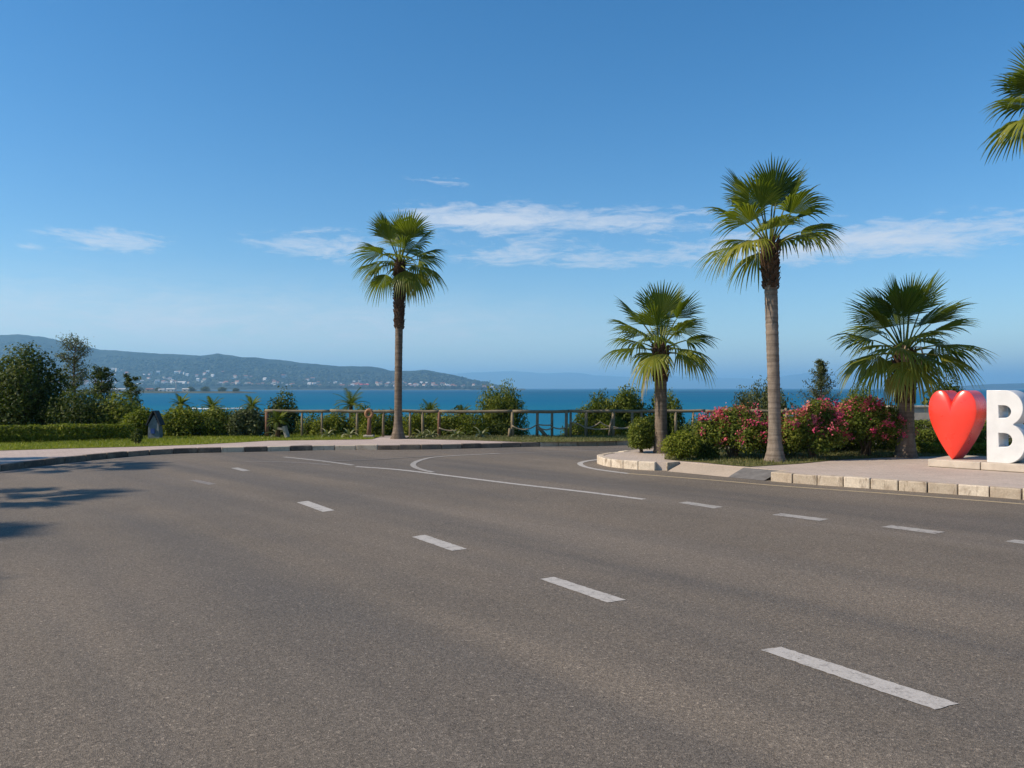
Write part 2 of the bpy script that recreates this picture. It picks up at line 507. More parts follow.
def kerb_run(name, line, height, width, length, tintf, seed):
    rng = random.Random(seed)
    mb = MB()
    pts = resample(line, length)
    for i in range(len(pts) - 1):
        a, b = pts[i], pts[i + 1]
        d = (b - a); L = d.length; d.normalize(); nrm = Vector((-d.y, d.x))
        c = (a + b) / 2 + nrm * (width / 2 + rng.uniform(-.008, .008))
        hh = height + rng.uniform(-.008, .008)
        M = Matrix.Rotation(math.atan2(d.y, d.x) + rng.uniform(-.008, .008), 3, 'Z')
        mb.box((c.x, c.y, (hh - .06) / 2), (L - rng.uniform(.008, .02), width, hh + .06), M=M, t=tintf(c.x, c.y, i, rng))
    o = mb.build(name, KERB); o['kind'] = 'structure'
    bevel(o, .018, 2)
    return o

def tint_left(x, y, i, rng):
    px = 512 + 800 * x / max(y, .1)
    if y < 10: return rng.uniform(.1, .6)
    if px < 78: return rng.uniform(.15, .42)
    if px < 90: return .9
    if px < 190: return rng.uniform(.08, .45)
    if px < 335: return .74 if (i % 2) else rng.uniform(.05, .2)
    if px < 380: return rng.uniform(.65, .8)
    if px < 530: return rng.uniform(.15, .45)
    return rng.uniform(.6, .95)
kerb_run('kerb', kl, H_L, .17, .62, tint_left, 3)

# ---- right pavement island
A = Vector(G(665, 471)); B = Vector(G(770, 481))
inw = Vector((-(B - A).y, (B - A).x)).normalized()
front1 = [(9, 21.9), (4.6, 21.7), (3.35, 21.15), (2.62, 20.3), (2.12, 19.55), G(598, 464), G(612, 467.2), G(640, 469.8), tuple(A)]
f1 = catmull(front1, .12)
front2 = [tuple(B), G(800, 483.7), G(900, 490.7), G(1000, 497.7), G(1100, 506), (11.5, 10.9), (16, 8.2), (24, 5), (40, 0), (60, -4)]
f2 = catmull(front2, .2)
A2 = A + inw * .52; B2 = B + inw * .52
i1 = offset(f1, .1); i2 = offset(f2, .1)
poly_sheet('pavement', [(p.x, p.y) for p in i1] + [(A2.x, A2.y), (B2.x, B2.y)] + [(p.x, p.y) for p in i2] +
           [(60, 22), (30, 22), (9, 21.8)], H_R - .006, PAVE_R, depth=.24)
def tint_right(x, y, i, rng):
    t = rng.random()
    return rng.uniform(.6, .7) if t < .2 else rng.uniform(.74, 1.0)
kerb_run('kerb', f1, H_R, .17, .40, tint_right, 5)
kerb_run('kerb', f2, H_R, .19, .46, tint_right, 9)
# side cheeks of the dropped kerb, and the apron
mb = MB()
for P, P2 in ((A, A2), (B, B2)):
    c = (P + P2) / 2 + inw * .06; d = inw
    sgn = -1 if P is A else 1
    c = c + (B - A).normalized() * .07 * sgn
    mb.box((c.x, c.y, (H_R - .06) / 2), (.46, .13, H_R + .055), rz=math.atan2(d.y, d.x), t=.75)
o = mb.build('kerb', KERB); o['kind'] = 'structure'; bevel(o, .018, 2)
def apron(t0, t1, mat):
    n = 8; v = []; f = []
    for i in range(n + 1):
        t = t0 + (t1 - t0) * i / n
        p = A.lerp(B, t)
        for j, (s, z) in enumerate(((-.05, .004), (.12, .05), (.58, H_R - .004))):
            q = p + inw * s
            v.append((q.x, q.y, z + (.008 * math.sin(i * 2.1 + j) if 0 < j < 2 else 0)))
    for i in range(n):
        for j in range(2):
            a = i * 3 + j; f.append((a, a + 3, a + 4, a + 1))
    me = np_mesh('ramp', np.array(v), np.array(f))
    o = mesh_obj('driveway_ramp', me, mat); o['kind'] = 'structure'
apron(.04, .64, APRON)
ASPHALT_DARK = m_simple('ramp_asphalt', (.16, .15, .14), .85, .25, .3, 6, 0, .4)
apron(.64, .96, ASPHALT_DARK)

# bed of dry turf on the island
def Gr(px, py): return G(px, py, H_R)
bq = lambda t: tuple(A.lerp(B, t) + inw * (.60 + .06 * math.sin(t * 9)))
bed = [Gr(664, 459), bq(.02), bq(.2), bq(.4), bq(.55), bq(.68), Gr(800, 463.5), Gr(840, 459.6), Gr(905, 456.6), Gr(940, 456.2), Gr(1010, 456.4), (16, 18.6), (30, 18.6), (30, 21.6), (5, 21.4), (4.0, 20.6)]
poly_sheet('planting_bed', bed, H_R + .004, DRYGRASS)

# lawn strips by the fence
lawn1 = [(-40, 30), (-30, 24)] + [G(0, 450.5, H_L), G(60, 448.6, H_L), G(137, 446.6, H_L), G(190, 444.8, H_L), G(235, 442.6, H_L), G(268, 440.6, H_L), G(330, 439.8, H_L), G(372, 439.2, H_L),
         (-4.5, 27.85), (-9, 27.85), (-14, 28.9)]
poly_sheet('lawn', lawn1, H_L + .004, LAWN)
lawn2 = [G(403, 438.6, H_L), G(470, 440.2, H_L), G(527, 442.2, H_L), G(600, 441.5, H_L), G(640, 440.4, H_L), G(800, 440.2, H_L), (14, 27.3), (14, 28.4), (12, 27.85), (-3.4, 27.85)]
poly_sheet('lawn', lawn2, H_L + .004, DRYGRASS)

# ---- road markings
def mark_quad(corners, mat):
    P = [Vector(G(*c)) for c in corners]; rq = random.Random(int(corners[0][0])); out = []
    for a, b in zip(P, P[1:] + P[:1]):
        n = max(2, int((b - a).length / .035)); t = (b - a).normalized(); nn = Vector((-t.y, t.x))
        for i in range(n):
            out.append(tuple(a.lerp(b, i / n) + nn * (rq.gauss(0, .0035) if i else 0)))
    poly_sheet('road_marking', out, .004, mat)
mark_quad([(760, 650), (781, 647), (958, 703.5), (934, 709.5)], PAINT)
mark_quad([(540, 579), (554, 577), (626, 600), (607, 602.5)], PAINT)
mark_quad([(412, 537), (425, 535), (467, 549), (452, 551)], PAINT)
mark_quad([(297, 502.5), (308, 501), (335, 510.5), (323, 512)], PAINT)
mark_quad([(231, 468.2), (238, 467.6), (250, 470.6), (243, 471.4)], PAINT_THIN)
mark_quad([(190, 480.5), (197, 480), (217, 484), (209, 485)], PAINT_FAINT)
mark_quad([(678, 503), (687, 501.6), (723, 507), (714, 508.6)], PAINT_THIN)
mark_quad([(772, 515), (781, 513.4), (829, 519.2), (819, 521)], PAINT_THIN)
mark_quad([(881, 527), (891, 525.3), (945, 532), (934, 534)], PAINT_THIN)
mark_quad([(1004, 541.5), (1014, 539.6), (1076, 548), (1066, 550)], PAINT_THIN)
def mark_line(px, w, mat, z=.004, step=.3):
    ribbon('road_marking', catmull([G(*p) for p in px], step), w, z, mat)
mark_line([(356, 466.6), (400, 469.9), (460, 477.2), (520, 484.6), (580, 491.4), (644, 499.4)], .13, PAINT)
mark_line([(284, 457), (322, 461), (353, 465.2)], .13, PAINT_THIN)
mark_line([(245, 461.4), (280, 461.8), (310, 463.2), (330, 465)], .10, PAINT_FAINT)
mark_line([(500, 453.6), (457, 455.7), (434, 457.4), (422, 459.9), (414.5, 463), (413.5, 466), (419, 469), (433, 472.6)], .13, PAINT_THIN, .008, .12)
mark_line([(500, 453.6), (560, 451.6), (620, 449.8)], .10, PAINT_FAINT)
mark_line([(330, 461.5), (380, 459.4), (440, 455.6)], .09, PAINT_FAINT, .008)
mark_line([(598, 459.6), (586, 461.2), (580, 463.4), (584, 466.4), (598, 469.6), (628, 473.6)], .13, PAINT, .004, .1)
mark_line([(628, 473.6), (665, 476.4), (720, 480.8), (770, 485.2), (830, 489.6), (900, 494.6), (1024, 504.2), (1120, 512)], .11, PAINT_TAN)
ribbon('road_marking', [p for p in offset(kl, -.28) if 13 < p.y and p.x < -2], .11, .004, PAINT_FAINT)
ribbon('road_marking', [p for p in offset(kl, -.30) if p.x > -2 and p.x < 12], .10, .004, PAINT_FAINT)

# ------------------------------------------------------------------ foliage
def leaf_mesh(name, pos, nrm, size, tint, aspect=.55, rng=None, up=0.0):
    """diamond leaves folded on the midrib"""
    n = len(pos)
    nrm = nrm / (np.linalg.norm(nrm, axis=1, keepdims=True) + 1e-9)
    rv = rng.normal(size=(n, 3)); rv[:, 2] += up
    t = rv - nrm * (rv * nrm).sum(1, keepdims=True)
    t /= np.linalg.norm(t, axis=1, keepdims=True) + 1e-9
    b = np.cross(nrm, t)
    s = size[:, None]
    v0 = pos - t * s * .5
    v2 = pos + t * s * .5 - nrm * s * .08
    v1 = pos + b * s * aspect * .5 + nrm * s * .10 - t * s * .06
    v3 = pos - b * s * aspect * .5 + nrm * s * .10 - t * s * .06
    V = np.stack([v0, v1, v2, v3], 1).reshape(-1, 3)
    F = np.arange(n * 4).reshape(n, 4)
    return np_mesh(name, V, F, tint)

def lobed_points(rng, lobes, n, shell=.72):
    """points spread through the outer part of a union of ellipsoid lobes [(c, r3)]"""
    c = np.array([l[0] for l in lobes]); r = np.array([l[1] for l in lobes])
    w = (r[:, 0] * r[:, 2] + r[:, 0] * r[:, 1]); w = w / w.sum()
    k = rng.choice(len(lobes), n, p=w)
    d = rng.normal(size=(n, 3)); d /= np.linalg.norm(d, axis=1, keepdims=True)
    rad = shell + (1.05 - shell) * rng.random(n) ** .8
    rad *= 1 + .10 * rng.normal(size=n)
    p = c[k] + d * rad[:, None] * r[k]
    return p, d / r[k], k

def make_bush(name, cat, label, X, Y, rx, ry, top, base, mat, seed, n=2500, leaf=.085, lobes=10, style='round', group=None,
              blossoms=0, bark=BARK, low=.05, aspect=.55, trunk=True, lump=.42, spread=.30, root=None):
    rng = np.random.default_rng(seed)
    Hh = top - base
    t = empty(name, (X, Y, base), label, cat, group)
    L = []
    for i in range(lobes):
        a = i * 2.39996 + rng.uniform(-.4, .4)
        f = math.sqrt((i + .5) / lobes)
        q = rng.uniform(lump * .75, lump * 1.2)
        if style == 'round':
            zc = Hh * (low + .28 + (.62 - .28) * (1 - f) + rng.uniform(-.12, .07))
            c = (math.cos(a) * rx * f * (1 - q * .8), math.sin(a) * ry * f * (1 - q * .8), zc)
            rr = (rx * q, ry * q, Hh * q * .72)
        elif style == 'tuft':      # upright plumes
            zc = Hh * (.45 + .18 * (1 - f) + rng.uniform(-.12, .08))
            c = (math.cos(a) * rx * f * .72, math.sin(a) * ry * f * .72, zc)
            rr = (rx * q * .62, ry * q * .62, Hh * (.40 + .12 * (1 - f)))
        else:                       # box: clipped
            c = (rng.uniform(-1, 1) * rx * (1 - q), rng.uniform(-1, 1) * ry * (1 - q), Hh * rng.uniform(.35, .68))
            rr = (rx * q, ry * q, Hh * .34)
        L.append((c, rr))
    if style != 'box' and low < .1 and name != 'bougainvillea':
        for i in range(max(4, lobes // 2)):
            a = i * 2.39996 + .7; f = math.sqrt((i + .5) / max(4, lobes // 2)) * .78
            q = rng.uniform(.26, .40)
            L.append(((math.cos(a) * rx * f, math.sin(a) * ry * f, Hh * .14), (rx * q, ry * q, Hh * .20)))
    zmax = max(c[2] + r[2] for c, r in L[:lobes])
    if style != 'box': L = [((c[0] * 1.06, c[1] * 1.06, c[2] * Hh / zmax), (r[0] * 1.08, r[1] * 1.08, r[2] * Hh / zmax)) for c, r in L]
    lobes_all = len(L)
    n = int(n * 1.6)
    p, nr, k = lobed_points(rng, L, n, .5)
    keep = (p[:, 2] > (-.05 if low < .1 else Hh * low)) & (p[:, 2] < Hh * 1.02)
    p = p[keep]; nr = nr[keep]; k = k[keep]
    m = len(p)
    nr = nr / (np.linalg.norm(nr, axis=1, keepdims=True) + 1e-9)
    if style == 'tuft':
        nn = rng.normal(size=(m, 3)); nn[:, 2] *= .25
        nn = nn + nr * .5; up = 1.6
    else:
        nn = nr * .75 + rng.normal(size=(m, 3)) * .55 + np.array([0, 0, .35]); up = .2
    lt = rng.random(lobes_all)[k] * .45 + rng.random(m) * .55
    size = leaf * rng.uniform(.65, 1.35, m)
    me = leaf_mesh('foliage', p, nn, size, np.clip(lt, 0, 1), aspect, rng, up)
    mesh_obj('foliage', me, mat, t)
    if trunk:
        sb = MB(); rr = random.Random(seed)
        for i in range(min(lobes, 9)):
            c = L[i][0]
            b0 = (rr.uniform(-.05, .05) * rx * 2, rr.uniform(-.05, .05) * ry * 2, -.05)
            mid = (c[0] * .45 + rr.uniform(-.06, .06), c[1] * .45 + rr.uniform(-.06, .06), c[2] * .5)
            w = .018 + .012 * Hh
            sb.tube([b0, mid, c], [w, w * .75, w * .35], 6)
        sb.build('stem', bark, t, smooth=True)
    if blossoms:
        # blossoms cluster in sprays at the outside of the bush
        ncl = max(8, blossoms // 20)
        cp, cn, ck = lobed_points(rng, L, ncl * 3, .98)
        ok = (cp[:, 2] > Hh * .30) & (cp[:, 2] < Hh * 1.04)
        cp = cp[ok]; cn = cn[ok]
        # favour the upper parts
        pr = (cp[:, 2] / Hh) ** .7; pr /= pr.sum()
        sel = rng.choice(len(cp), min(ncl, len(cp)), replace=False, p=pr)
        cp = cp[sel]; cn = cn[sel]
        hue = np.clip(rng.beta(1.1, 1.8, len(cp)), 0, 1)
        kk = rng.integers(0, len(cp), blossoms)
        bp = cp[kk] + rng.normal(size=(blossoms, 3)) * np.array([.055, .055, .045]) + cn[kk] / (np.linalg.norm(cn[kk], axis=1, keepdims=True)) * .03
        me = leaf_mesh('blossom', bp, rng.normal(size=(blossoms, 3)) + cn[kk] / np.linalg.norm(cn[kk], axis=1, keepdims=True) * .8,
                       .052 * rng.uniform(.7, 1.3, blossoms), np.clip(hue[kk] * .8 + rng.random(blossoms) * .22, 0, 1), .8, rng)
        mesh_obj('blossoms', me, BLOSSOM, t)
    return t

def bush_px(name, cat, label, px0, px1, ytop, Y, mat, seed, base=None, deep=.8, **kw):
    cx = (px0 + px1) / 2; X = XY(cx, Y); rx = (px1 - px0) / 2 / FPX * Y
    if base is None: base = float(ground_z(X, Y))
    if base > -.2 and Y > 23: base = max(base, H_L if Y < 28 else -.03)
    return make_bush(name, cat, label, X, Y, rx, rx * deep, ZT(ytop, Y), base, mat, seed, **kw)

# ------------------------------------------------------------------ fan palms
def fan_leaf(mb, org, az, elev, bend, pet, blade, droop, rng, tint, nseg=24, spreadA=76):
    ca, sa = math.cos(az), math.sin(az)
    side = Vector((-sa, ca, 0))
    p = Vector(org) + Vector((ca, sa, 0)) * .06
    pts = [p.copy()]; e = elev
    K = 6
    for i in range(K):
        u = Vector((ca * math.cos(e), sa * math.cos(e), math.sin(e)))
        p = p + u * pet / K; pts.append(p.copy()); e -= bend / K
    u = Vector((ca * math.cos(e), sa * math.cos(e), math.sin(e)))
    # petiole as flat strip tube
    mb.tube(pts, [.026 - .013 * i / K for i in range(K + 1)], 4, tint + .12, cap=False)
    tw = rng.uniform(-.35, .35)
    n = u.cross(side)
    side2 = side * math.cos(tw) + n * math.sin(tw); n = u.cross(side2); side = side2
    H = p
    da = 2 * R(spreadA) / nseg
    fold = rng.uniform(.02, .26)
    st = [0.02, .30, .55, .72, .87, 1.0]
    for i in range(nseg):
        a = -R(spreadA) + (i + .5) * da
        w = u * math.cos(a) + side * math.sin(a) - n * fold * abs(math.sin(a))
        lat = (side * math.cos(a) - u * math.sin(a)).normalized()
        Ls = blade * (.60 + .40 * math.cos(a * 1.05)) * rng.uniform(.92, 1.06)
        dr = droop * rng.uniform(.6, 1.3)
        V = []
        hw0 = math.tan(da / 2)
        for t in st:
            c = H + w * (Ls * t)
            g = max(0, t - .38) / .62
            c.z -= dr * Ls * g ** 1.8 * .62
            c -= w * (dr * Ls * g ** 2 * .22)
            hw = hw0 * t * Ls if t <= .56 else hw0 * .56 * Ls * max(.05, (1 - (t - .56) / .44)) ** .85
            V += [c - lat * hw, c + n * hw * .55, c + lat * hw]
        F = []
        for s_ in range(len(st) - 1):
            q = s_ * 3
            F += [(q, q + 1, q + 4, q + 3), (q + 1, q + 2, q + 5, q + 4)]
        mb.add(V, F, min(1, max(0, tint + rng.uniform(-.10, .10))))

def make_palm(label, X, Y, zbase, zcrown, r_mid, r_base, r_top, pet, blade, nleaf, boots, seed, lean=(0, 0), nseg=24, elow=-28, dead=4, stalk=False, droopk=1.0, bark=None, group='fan palms along the road'):
    rng = random.Random(seed)
    t = empty('fan_palm', (X, Y, zbase), label, 'palm tree', group)
    Hh = zcrown - zbase
    # trunk
    N = 22; rings = int(Hh / .05) + 2
    V = []; F = []
    for i in range(rings + 1):
        f = i / rings; z = -.05 + (Hh + .05) * f
        flare = math.exp(-max(z, 0) / .28)
        r = r_mid + (r_base - r_mid) * flare + (r_top - r_mid) * f ** 1.5
        r *= 1 + .022 * math.sin(z * 42 + 1.5 * math.sin(z * 7)) + rng.uniform(-.010, .010)
        cx = lean[0] * f ** 1.4; cy = lean[1] * f ** 1.4
        for k in range(N):
            a = 2 * PI * k / N
            rr = r * (1 + .02 * math.sin(3 * a + z * 2) + rng.uniform(-.012, .012))
            V.append((cx + rr * math.cos(a), cy + rr * math.sin(a), z))
    for i in range(rings):
        for k in range(N):
            k2 = (k + 1) % N
            F.append((i * N + k, i * N + k2, (i + 1) * N + k2, (i + 1) * N + k))
    F.append(tuple((rings) * N + k for k in range(N)))
    me = np_mesh('trunk', np.array(V), F, None, True)
    mesh_obj('trunk', me, bark or BARK_PALM, t)
    # old leaf bases
    bb = MB()
    nb = int(boots * 95)
    for i in range(nb):
        f = (i / nb)
        z = Hh - boots * (1 - f) + .04
        a = i * 2.39996 + rng.uniform(-.15, .15)
        ff = z / Hh
        cx = lean[0] * ff ** 1.4; cy = lean[1] * ff ** 1.4
        r = r_mid + (r_top - r_mid) * ff ** 1.5 - .01
        out = Vector((math.cos(a), math.sin(a), 0)); tan = Vector((-math.sin(a), math.cos(a), 0))
        ln = rng.uniform(.10, .19) * (.55 + .45 * min(1, 2.4 * f + .3)); tilt = rng.uniform(.9, 1.25)
        dirv = out * math.cos(tilt) + Vector((0, 0, 1)) * math.sin(tilt)
        nn = out * math.sin(tilt) - Vector((0, 0, 1)) * math.cos(tilt)
        p0 = Vector((cx, cy, z)) + out * r
        p1 = p0 + dirv * ln
        w0, w1, th = .06, .032, .020
        vs = [p0 - tan * w0, p0 + tan * w0, p0 + tan * w0 + nn * th * 1.6, p0 - tan * w0 + nn * th * 1.6,
              p1 - tan * w1, p1 + tan * w1, p1 + tan * w1 + nn * th, p1 - tan * w1 + nn * th]
        bb.add(vs, [(0, 1, 2, 3), (4, 7, 6, 5), (0, 4, 5, 1), (1, 5, 6, 2), (2, 6, 7, 3), (3, 7, 4, 0)])
    bb.build('leaf_bases', BARK_DARK, t)
    # crown
    cb = MB(); org = Vector((lean[0], lean[1], Hh))
    for i in range(nleaf):
        f = (i + .5) / nleaf
        az = i * 2.39996 + rng.uniform(-.25, .25)
        elev = R(88 + (elow - 88) * f ** .9 + rng.uniform(-8, 8))
        bend = R(4 + 32 * f ** 1.3 * droopk + rng.uniform(-5, 7))
        k = .82 + .18 * math.sin(PI * min(1, f * 1.3 + .15))
        o2 = org + Vector((0, 0, .10 - .22 * f))
        fan_leaf(cb, o2, az, elev, bend, pet * k * rng.uniform(.9, 1.1) * (1.0 - .12 * f), blade * rng.uniform(.9, 1.08), (.14 + .62 * f ** 1.3) * droopk, rng,
                 .22 + .26 * f ** 2 + rng.uniform(-.14, .14), nseg, 54 + 24 * min(1, 2.2 * f))
    for i in range(dead):
        az = rng.uniform(0, 2 * PI)
        fan_leaf(cb, org + Vector((0, 0, -.15)), az, R(rng.uniform(-45, -25)), R(rng.uniform(30, 45)), pet * .55, blade * .62, 1.0, rng, rng.uniform(.72, .95), 16, 80)
    cb.build('crown', PALMLEAF, t)
    if stalk:
        sb = MB()
        for dx, dz, l in ((-.16, .02, .62), (-.10, -.05, .42), (.14, 0, .35)):
            pts = [(dx * .6, -r_top - .02, Hh + .10 + dz), (dx * 1.2, -r_top - .16, Hh + .10 + dz), (dx * 1.5, -r_top - .20, Hh - .15 + dz), (dx * 1.35, -r_top - .16, Hh - l * .8), (dx * 1.1, -r_top - .12, Hh - l)]
            pts = [(p.x, p.y) for p in []] or pts
            sb.tube(pts, [.018, .02, .02, .018, .012], 6)
        # curled loop
        lp = [(-.15 + .05 * math.cos(a), -r_top - .18, Hh - .30 + .13 * math.sin(a)) for a in np.linspace(0, 2 * PI, 14)]
        sb.tube(lp, .014, 6)
        sb.build('dead_flower_stalk', STALK, t, smooth=True)
    return t

P1x, P1y = G(398, 438.5, H_L)
make_palm('slender tall fan palm at the pavement edge in front of the wooden rail fence', P1x, P1y, H_L, ZT(263, P1y), .120, .26, .130, .80, 1.12, 25, 2.2, 11, (.06, 0), 24, elow=-8, dead=2, bark=BARK_BROWN)
P2x, P2y = XY(661, 20.0), 20.0
make_palm('short fan palm behind the two clipped round bushes at the island tip', P2x, P2y, H_R, ZT(349, P2y), .145, .20, .155, .76, 1.02, 22, .85, 23, (-.02, 0), 24, elow=8, dead=1, bark=BARK_BROWN)
P3x, P3y = G(775, 461, H_R)
make_palm('tallest fan palm with smooth ringed trunk between the flowering bushes', P3x, P3y, H_R, ZT(245, P3y), .128, .25, .145, .90, 1.12, 21, 1.0, 37, (-.12, 0), 26, elow=20, dead=0)
P4x, P4y = G(906, 457, H_R)
make_palm('stocky low fan palm beside the red heart sign with dry stalks hanging', P4x, P4y, H_R, ZT(352, P4y), .175, .27, .20, .88, 1.16, 29, 1.25, 41, (-.04, 0), 26, elow=2, stalk=True, dead=1, bark=BARK_BROWN)
make_palm('fan palm cut off by the right edge, only frond tips showing high up', 13.62, 20.0, H_R, ZT(112, 20.0), .16, .27, .17, .85, 1.25, 27, .9, 53, (0, 0), 24, elow=5, dead=2)
# palms on the left pavement outside the picture, their frond shadows fall across the road
make_palm('fan palm left of the picture whose frond shadows cross the far left road', -17.2, 16.9, H_L, 5.4, .16, .27, .17, .95, 1.0, 15, .9, 61, (0, 0), 20, elow=0)
make_palm('fan palm left of the picture whose frond shadows reach the road mid left', -16.6, 11.4, H_L, 6.0, .16, .27, .17, .95, 1.05, 13, .9, 67, (0, 0), 20, elow=0)
make_palm('fan palm left of the picture whose frond shadows reach the near left road', -16.8, 8.0, H_L, 6.6, .16, .27, .17, .95, 1.0, 13, .9, 71, (0, 0), 20, elow=0)

make_palm('fan palm left of the picture nearest the camera, shading the road edge', -15.6, 4.9, H_L, 6.6, .16, .27, .17, .95, 1.0, 13, .9, 73, (0, 0), 20, elow=0)

# ------------------------------------------------------------------ vegetation list
# left mass
bush_px('broadleaf_tree', 'tree', 'big dark broadleaf tree rising over the hedge by the left edge', -24, 72, 342, 29.5, LEAF_DARK, 101, n=11000, leaf=.12, lobes=24, lump=.34, low=.04)
bush_px('broadleaf_tree', 'tree', 'dark tree half out of the picture at the far left', -95, 16, 352, 31.5, LEAF_DARK, 102, n=7000, leaf=.13, lobes=18, lump=.36)
bush_px('shrub', 'shrub', 'dark rounded shrub between the big left tree and the lighter shrubs', 46, 120, 386, 28.8, LEAF_DARK, 103, n=5000, leaf=.10, lobes=16)
bush_px('shrub', 'shrub', 'mid green leafy shrub behind the right half of the low hedge', 88, 152, 391, 28.9, LEAF_MID, 104, n=4500, leaf=.10, lobes=15)
bush_px('shrub', 'shrub', 'yellow green spreading shrub just left of the pointed grey shrine', 120, 160, 407, 27.6, LEAF_YEL, 105, n=3200, leaf=.09, lobes=12)
bush_px('shrub', 'shrub', 'yellow green broad shrub right of the pointed grey shrine', 158, 206, 404, 27.6, LEAF_YEL, 106, n=4000, leaf=.09, lobes=14)
bush_px('shrub', 'shrub', 'dark green shrub with pale top at the right end of the shrub row', 192, 236, 405, 27.8, LEAF_MID, 107, n=4000, leaf=.09, lobes=14)
bush_px('shrub', 'shrub', 'grey green shrub left of the fence end', 227, 268, 406, 27.7, LEAF_GREY, 108, n=3600, leaf=.09, lobes=13)
bush_px('evergreen_tree', 'tree', 'dense dark evergreen rising behind the left end of the rail fence', 262, 305, 386, 29.6, LEAF_DARK, 109, n=5000, leaf=.10, lobes=16, style='round')
# behind the fence
bush_px('shrub', 'shrub', 'low round shrub behind the fence just left of the ring topped post', 322, 352, 407, 29.0, LEAF_MID, 110, n=2600, leaf=.08, lobes=10)
bush_px('shrub', 'shrub', 'arching green shrub behind the ring topped post', 345, 378, 403, 28.9, LEAF_YEL, 111, n=2600, leaf=.08, lobes=10)
bush_px('shrub', 'shrub', 'dark shrub behind the fence partly hidden by the slender palm trunk', 376, 412, 406, 29.2, LEAF_DARK, 112, n=2600, leaf=.08, lobes=10)
bush_px('shrub', 'shrub', 'small shrub behind the fence just right of the slender palm trunk', 410, 447, 403, 29.2, LEAF_MID, 113, n=2600, leaf=.08, lobes=10)
bush_px('shrub', 'shrub', 'loose shrub behind the fence left of the tall plumed evergreen', 440, 482, 405, 29.2, LEAF_GREY, 114, n=2600, leaf=.08, lobes=10)
bush_px('evergreen_tree', 'tree', 'plumed evergreen standing alone behind the middle of the fence', 474, 530, 380, 29.6, LEAF_MID, 115, n=12000, leaf=.10, lobes=22, style='tuft', aspect=.34)
bush_px('evergreen_tree', 'tree', 'dark evergreen clump behind the fence, left one of a touching pair', 572, 626, 387, 29.8, LEAF_MID, 116, n=9600, leaf=.10, lobes=18, lump=.36, style='tuft', aspect=.4)
bush_px('evergreen_tree', 'tree', 'dark evergreen clump touching its twin left of the short palm', 596, 654, 385, 30.2, LEAF_MID, 126, n=9600, leaf=.10, lobes=18, lump=.36)
bush_px('evergreen_tree', 'tree', 'evergreen partly hidden by the short palm trunk', 646, 688, 387, 30.2, LEAF_MID, 117, n=6720, leaf=.10, lobes=13, style='tuft', aspect=.4)
bush_px('shrub', 'shrub', 'small dark shrub under the rail behind the clipped bushes', 678, 712, 417, 29.0, LEAF_DARK, 118, n=1800, leaf=.08, lobes=8)
bush_px('shrub', 'shrub', 'low shrub behind the fence under the wide dark evergreen', 560, 592, 416, 28.9, LEAF_MID, 119, n=1800, leaf=.08, lobes=8)
bush_px('evergreen_tree', 'tree', 'feathery evergreen behind the tallest palm trunk', 732, 800, 376, 29.6, LEAF_GREY, 120, n=9600, leaf=.12, lobes=18, style='tuft', aspect=.28)
bush_px('shrub', 'shrub', 'feathery yellowish shrub behind the flowering hedge left of the stocky palm', 836, 884, 382, 26.9, LEAF_YEL, 121, n=4500, leaf=.10, lobes=14, style='tuft', aspect=.28)
bush_px('shrub', 'shrub', 'dark shrub behind the flowering hedge under the slender conifer', 796, 846, 398, 27.2, LEAF_MID, 122, n=3500, leaf=.10, lobes=12)
bush_px('shrub', 'shrub', 'dark shrub seen beneath the stocky palm fronds behind the heart', 925, 972, 377, 25.5, LEAF_DARK, 123, base=.1, n=4200, leaf=.10, lobes=13)

for i, (p0, p1, yt, Yd, mt, lb) in enumerate([
        (294, 330, 411, 28.7, LEAF_MID, 'low shrub behind the fence right of the dark evergreen'),
        (308, 346, 413, 28.4, LEAF_YEL, 'low yellow green shrub under the rail left of the ring topped post'),
        (358, 396, 409, 28.5, LEAF_YEL, 'low yellow green shrub between the ring topped post and the slender palm'),
        (398, 432, 410, 28.5, LEAF_YEL, 'low yellow green shrub right behind the slender palm base'),
        (420, 462, 411, 28.5, LEAF_MID, 'low mid green shrub under the rail left of the tiny palms'),
        (448, 494, 412, 28.5, LEAF_YEL, 'low yellow green shrub at the foot of the plumed evergreen'),
        (486, 516, 419, 28.6, LEAF_DARK, 'low dark shrub under the right side of the plumed evergreen'),
        (592, 636, 418, 28.6, LEAF_YEL, 'low yellow green shrub under the wide dark evergreen clump'),
        (630, 668, 414, 28.6, LEAF_MID, 'low mid green shrub behind the small clipped bush')]):
    bush_px('shrub', 'shrub', lb, p0, p1, yt, Yd, mt, 160 + i, n=2200, leaf=.08, lobes=10, low=.0)

# island bushes
bush_px('round_bush', 'bush', 'small clipped round bush alone at the island tip', 626, 656, 417, 20.2, LEAF_MID, 130, base=H_R, n=5200, leaf=.055, lobes=16, lump=.5, deep=1, low=.11)
bush_px('round_bush', 'bush', 'wide clipped green bush at the kerb in front of the short palm', 657, 703, 430, 18.15, LEAF_YEL, 131, base=H_R, n=6500, leaf=.055, lobes=18, lump=.5, style='box', deep=.9, low=.0)
bush_px('round_bush', 'bush', 'darker low bush between the wide clipped bush and the first flowers', 694, 718, 440, 18.3, LEAF_DARK, 132, base=H_R, n=3200, leaf=.06, lobes=12, lump=.46)
FL = 'bougainvillea bushes on the island'
bush_px('bougainvillea', 'flowering bush', 'pink flowering bush left of the tallest palm trunk', 690, 776, 405, 18.6, LEAF_MID, 133, base=H_R, n=6500, leaf=.07, lobes=20, lump=.36, blossoms=2500, group=FL, low=.10)
bush_px('bougainvillea', 'flowering bush', 'leafy bush mostly hidden behind the tallest palm trunk', 752, 800, 416, 19.2, LEAF_DARK, 134, base=H_R, n=3500, leaf=.07, lobes=12, lump=.4, blossoms=600, group=FL, low=.08)
